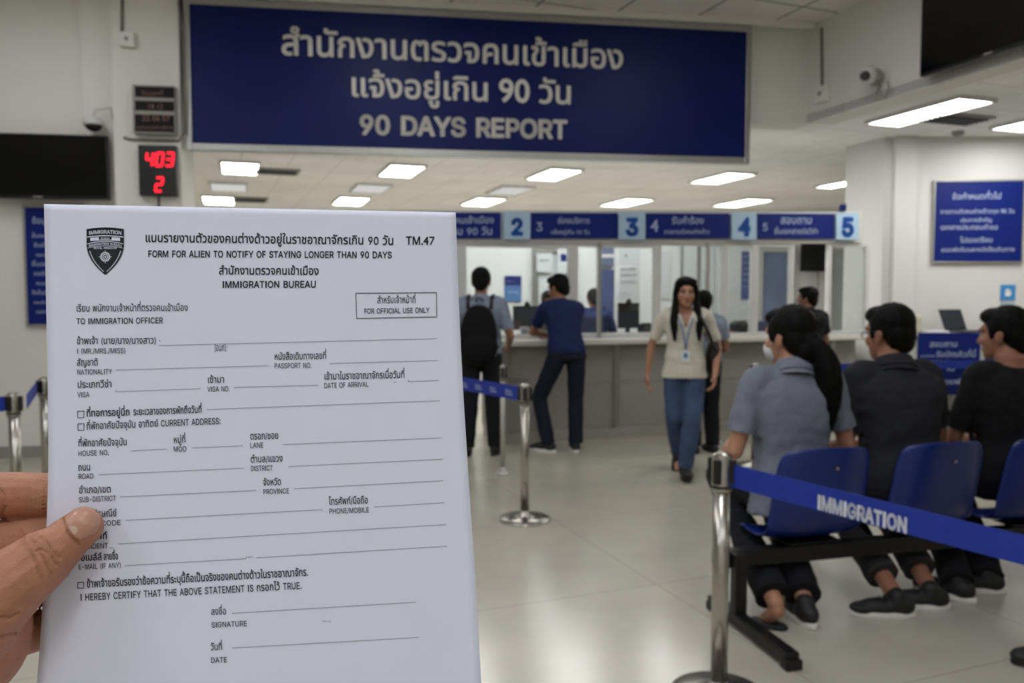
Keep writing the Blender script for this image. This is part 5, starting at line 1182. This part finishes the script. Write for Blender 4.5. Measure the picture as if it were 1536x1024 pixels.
# ---- man leaning on the counter ---------------------------------------------------
M_navy = cloth('navy_tshirt', (30, 42, 80)); M_djean = cloth('dark_jeans', (30, 34, 46), .15)
fp = F(842, 675); loc = Ve((fp.x, fp.y, 0)); rz = math.radians(14)
J = dict(pel=(.03, -.06, .89), che=(.03, .04, 1.15), neck=(.035, .16, 1.365), head=(.03, .225, 1.485), shl=(-.135, .10, 1.30), shr=(.205, .15, 1.30), ell=(-.20, .27, 1.075), elr=(.24, .36, 1.08), wrl=(-.01, .42, 1.045), wrr=(.09, .50, 1.045),
         hil=(-.06, -.06, .87), hir=(.12, -.06, .87), knl=(-.19, .08, .48), knr=(.13, -.02, .47), anl=(-.14, -.04, .085), anr=(.11, -.08, .085))
J = {k: Ve(v) for k, v in J.items()}
human('person leaning forward on the counter in a navy blue T-shirt and dark jeans', loc, rz, J, M_skin2, M_navy, M_djean, yaw=35, pitch=-14, k=1.02, w=1.04, sleeve=.66, feet=(40, -10), hem=-.05, collar=False, handdir=((.9, .3, -.02), (-.8, .4, -.02)), palms=((0, 0, -1), (0, 0, -1)), curl=(.35, .35))
# white cup-like pack on the counter before him
p = at_counter(787, .16); tag(MB().lathe([(.001, 0), (.038, 0), (.046, .10), (.046, .115), (.001, .118)], tuple(p), 24).build('paper_cup', M_poster, smooth=False), 'white cup on the counter beside the elbow of the leaning person', 'cup')
# ---- people farther back ----------------------------------------------------------
def simple(label, px, Y, zt, rz, shirt, trous, hair='short', yaw=0, pitch=0, w=1.0, off=None, **kw):
    p = W(px, 500, Y); loc = Ve((p.x, p.y, 0)); s = zt / 1.70; J = stand(s)
    for sd, q in (('l', -1), ('r', 1)): J['el' + sd] += Ve((q * .02, .06, 0)); J['wr' + sd] = Ve((q * .16, .30, 1.00)) * s
    return human(label, loc, math.radians(rz), J, M_skin2, shirt, trous, hair=hair, yaw=yaw, pitch=pitch, w=w, k=.97 * min(1, s + .05), vox=.009, solem=M_shoe, **kw)
wb, _ = simple('person with short black hair and a light blue shirt standing just behind the walking person', 1056, 7.2, 1.46, 10, M_lblue, M_btrous, yaw=-15)
simple('person in a black shirt standing at the counter behind the seated ponytail', 1211, 7.75, 1.50, 14, M_blk, M_btrous, yaw=38, w=1.05)
pp = at_counter(822, 1.35, 0); J = stand(.86)
for sd, q in (('l', -1), ('r', 1)): J['el' + sd] += Ve((q * .04, .06, 0)); J['wr' + sd] = Ve((q * .14, .28, .93))
human('person behind the counter facing the leaning person, mostly hidden', pp, math.radians(196), J, M_skin2, cloth('grey_shirt', (120, 118, 116)), M_btrous, yaw=-10, pitch=-10, k=.95, w=.95, vox=.009)
pp = at_counter(891, 1.65, 0); J = stand(.875)
for sd, q in (('l', -1), ('r', 1)): J['el' + sd] += Ve((q * .05, .06, 0)); J['wr' + sd] = Ve((q * .16, .28, .95))
human('clerk in a navy uniform standing behind the glass right of the leaning person', pp, math.radians(10), J, M_skin2, cloth('navy_uniform', (38, 50, 92)), M_btrous, yaw=0, pitch=-10, k=1.0, w=1.06, vox=.009, sleeve=1.7)
EXPO = 1.2
# ------------------------------------------------------------------ world, render look
w = bpy.data.worlds.new('world'); sc.world = w; w.use_nodes = True
w.node_tree.nodes['Background'].inputs[0].default_value = (.80, .86, 1, 1); w.node_tree.nodes['Background'].inputs[1].default_value = .25
bpy.data.objects.remove(_to)
for o in list(sc.objects):
    if o.type == 'EMPTY' and not o.children: bpy.data.objects.remove(o)
sc.view_settings.view_transform = 'Standard'; sc.view_settings.look = 'None'; sc.view_settings.gamma = 1; sc.view_settings.use_curve_mapping = False
sc.view_settings.exposure = EXPO
sc.cycles.use_denoising = True; sc.cycles.max_bounces = 8; sc.cycles.transparent_max_bounces = 12; sc.cycles.sample_clamp_indirect = 6; sc.cycles.caustics_reflective = False; sc.cycles.caustics_refractive = False
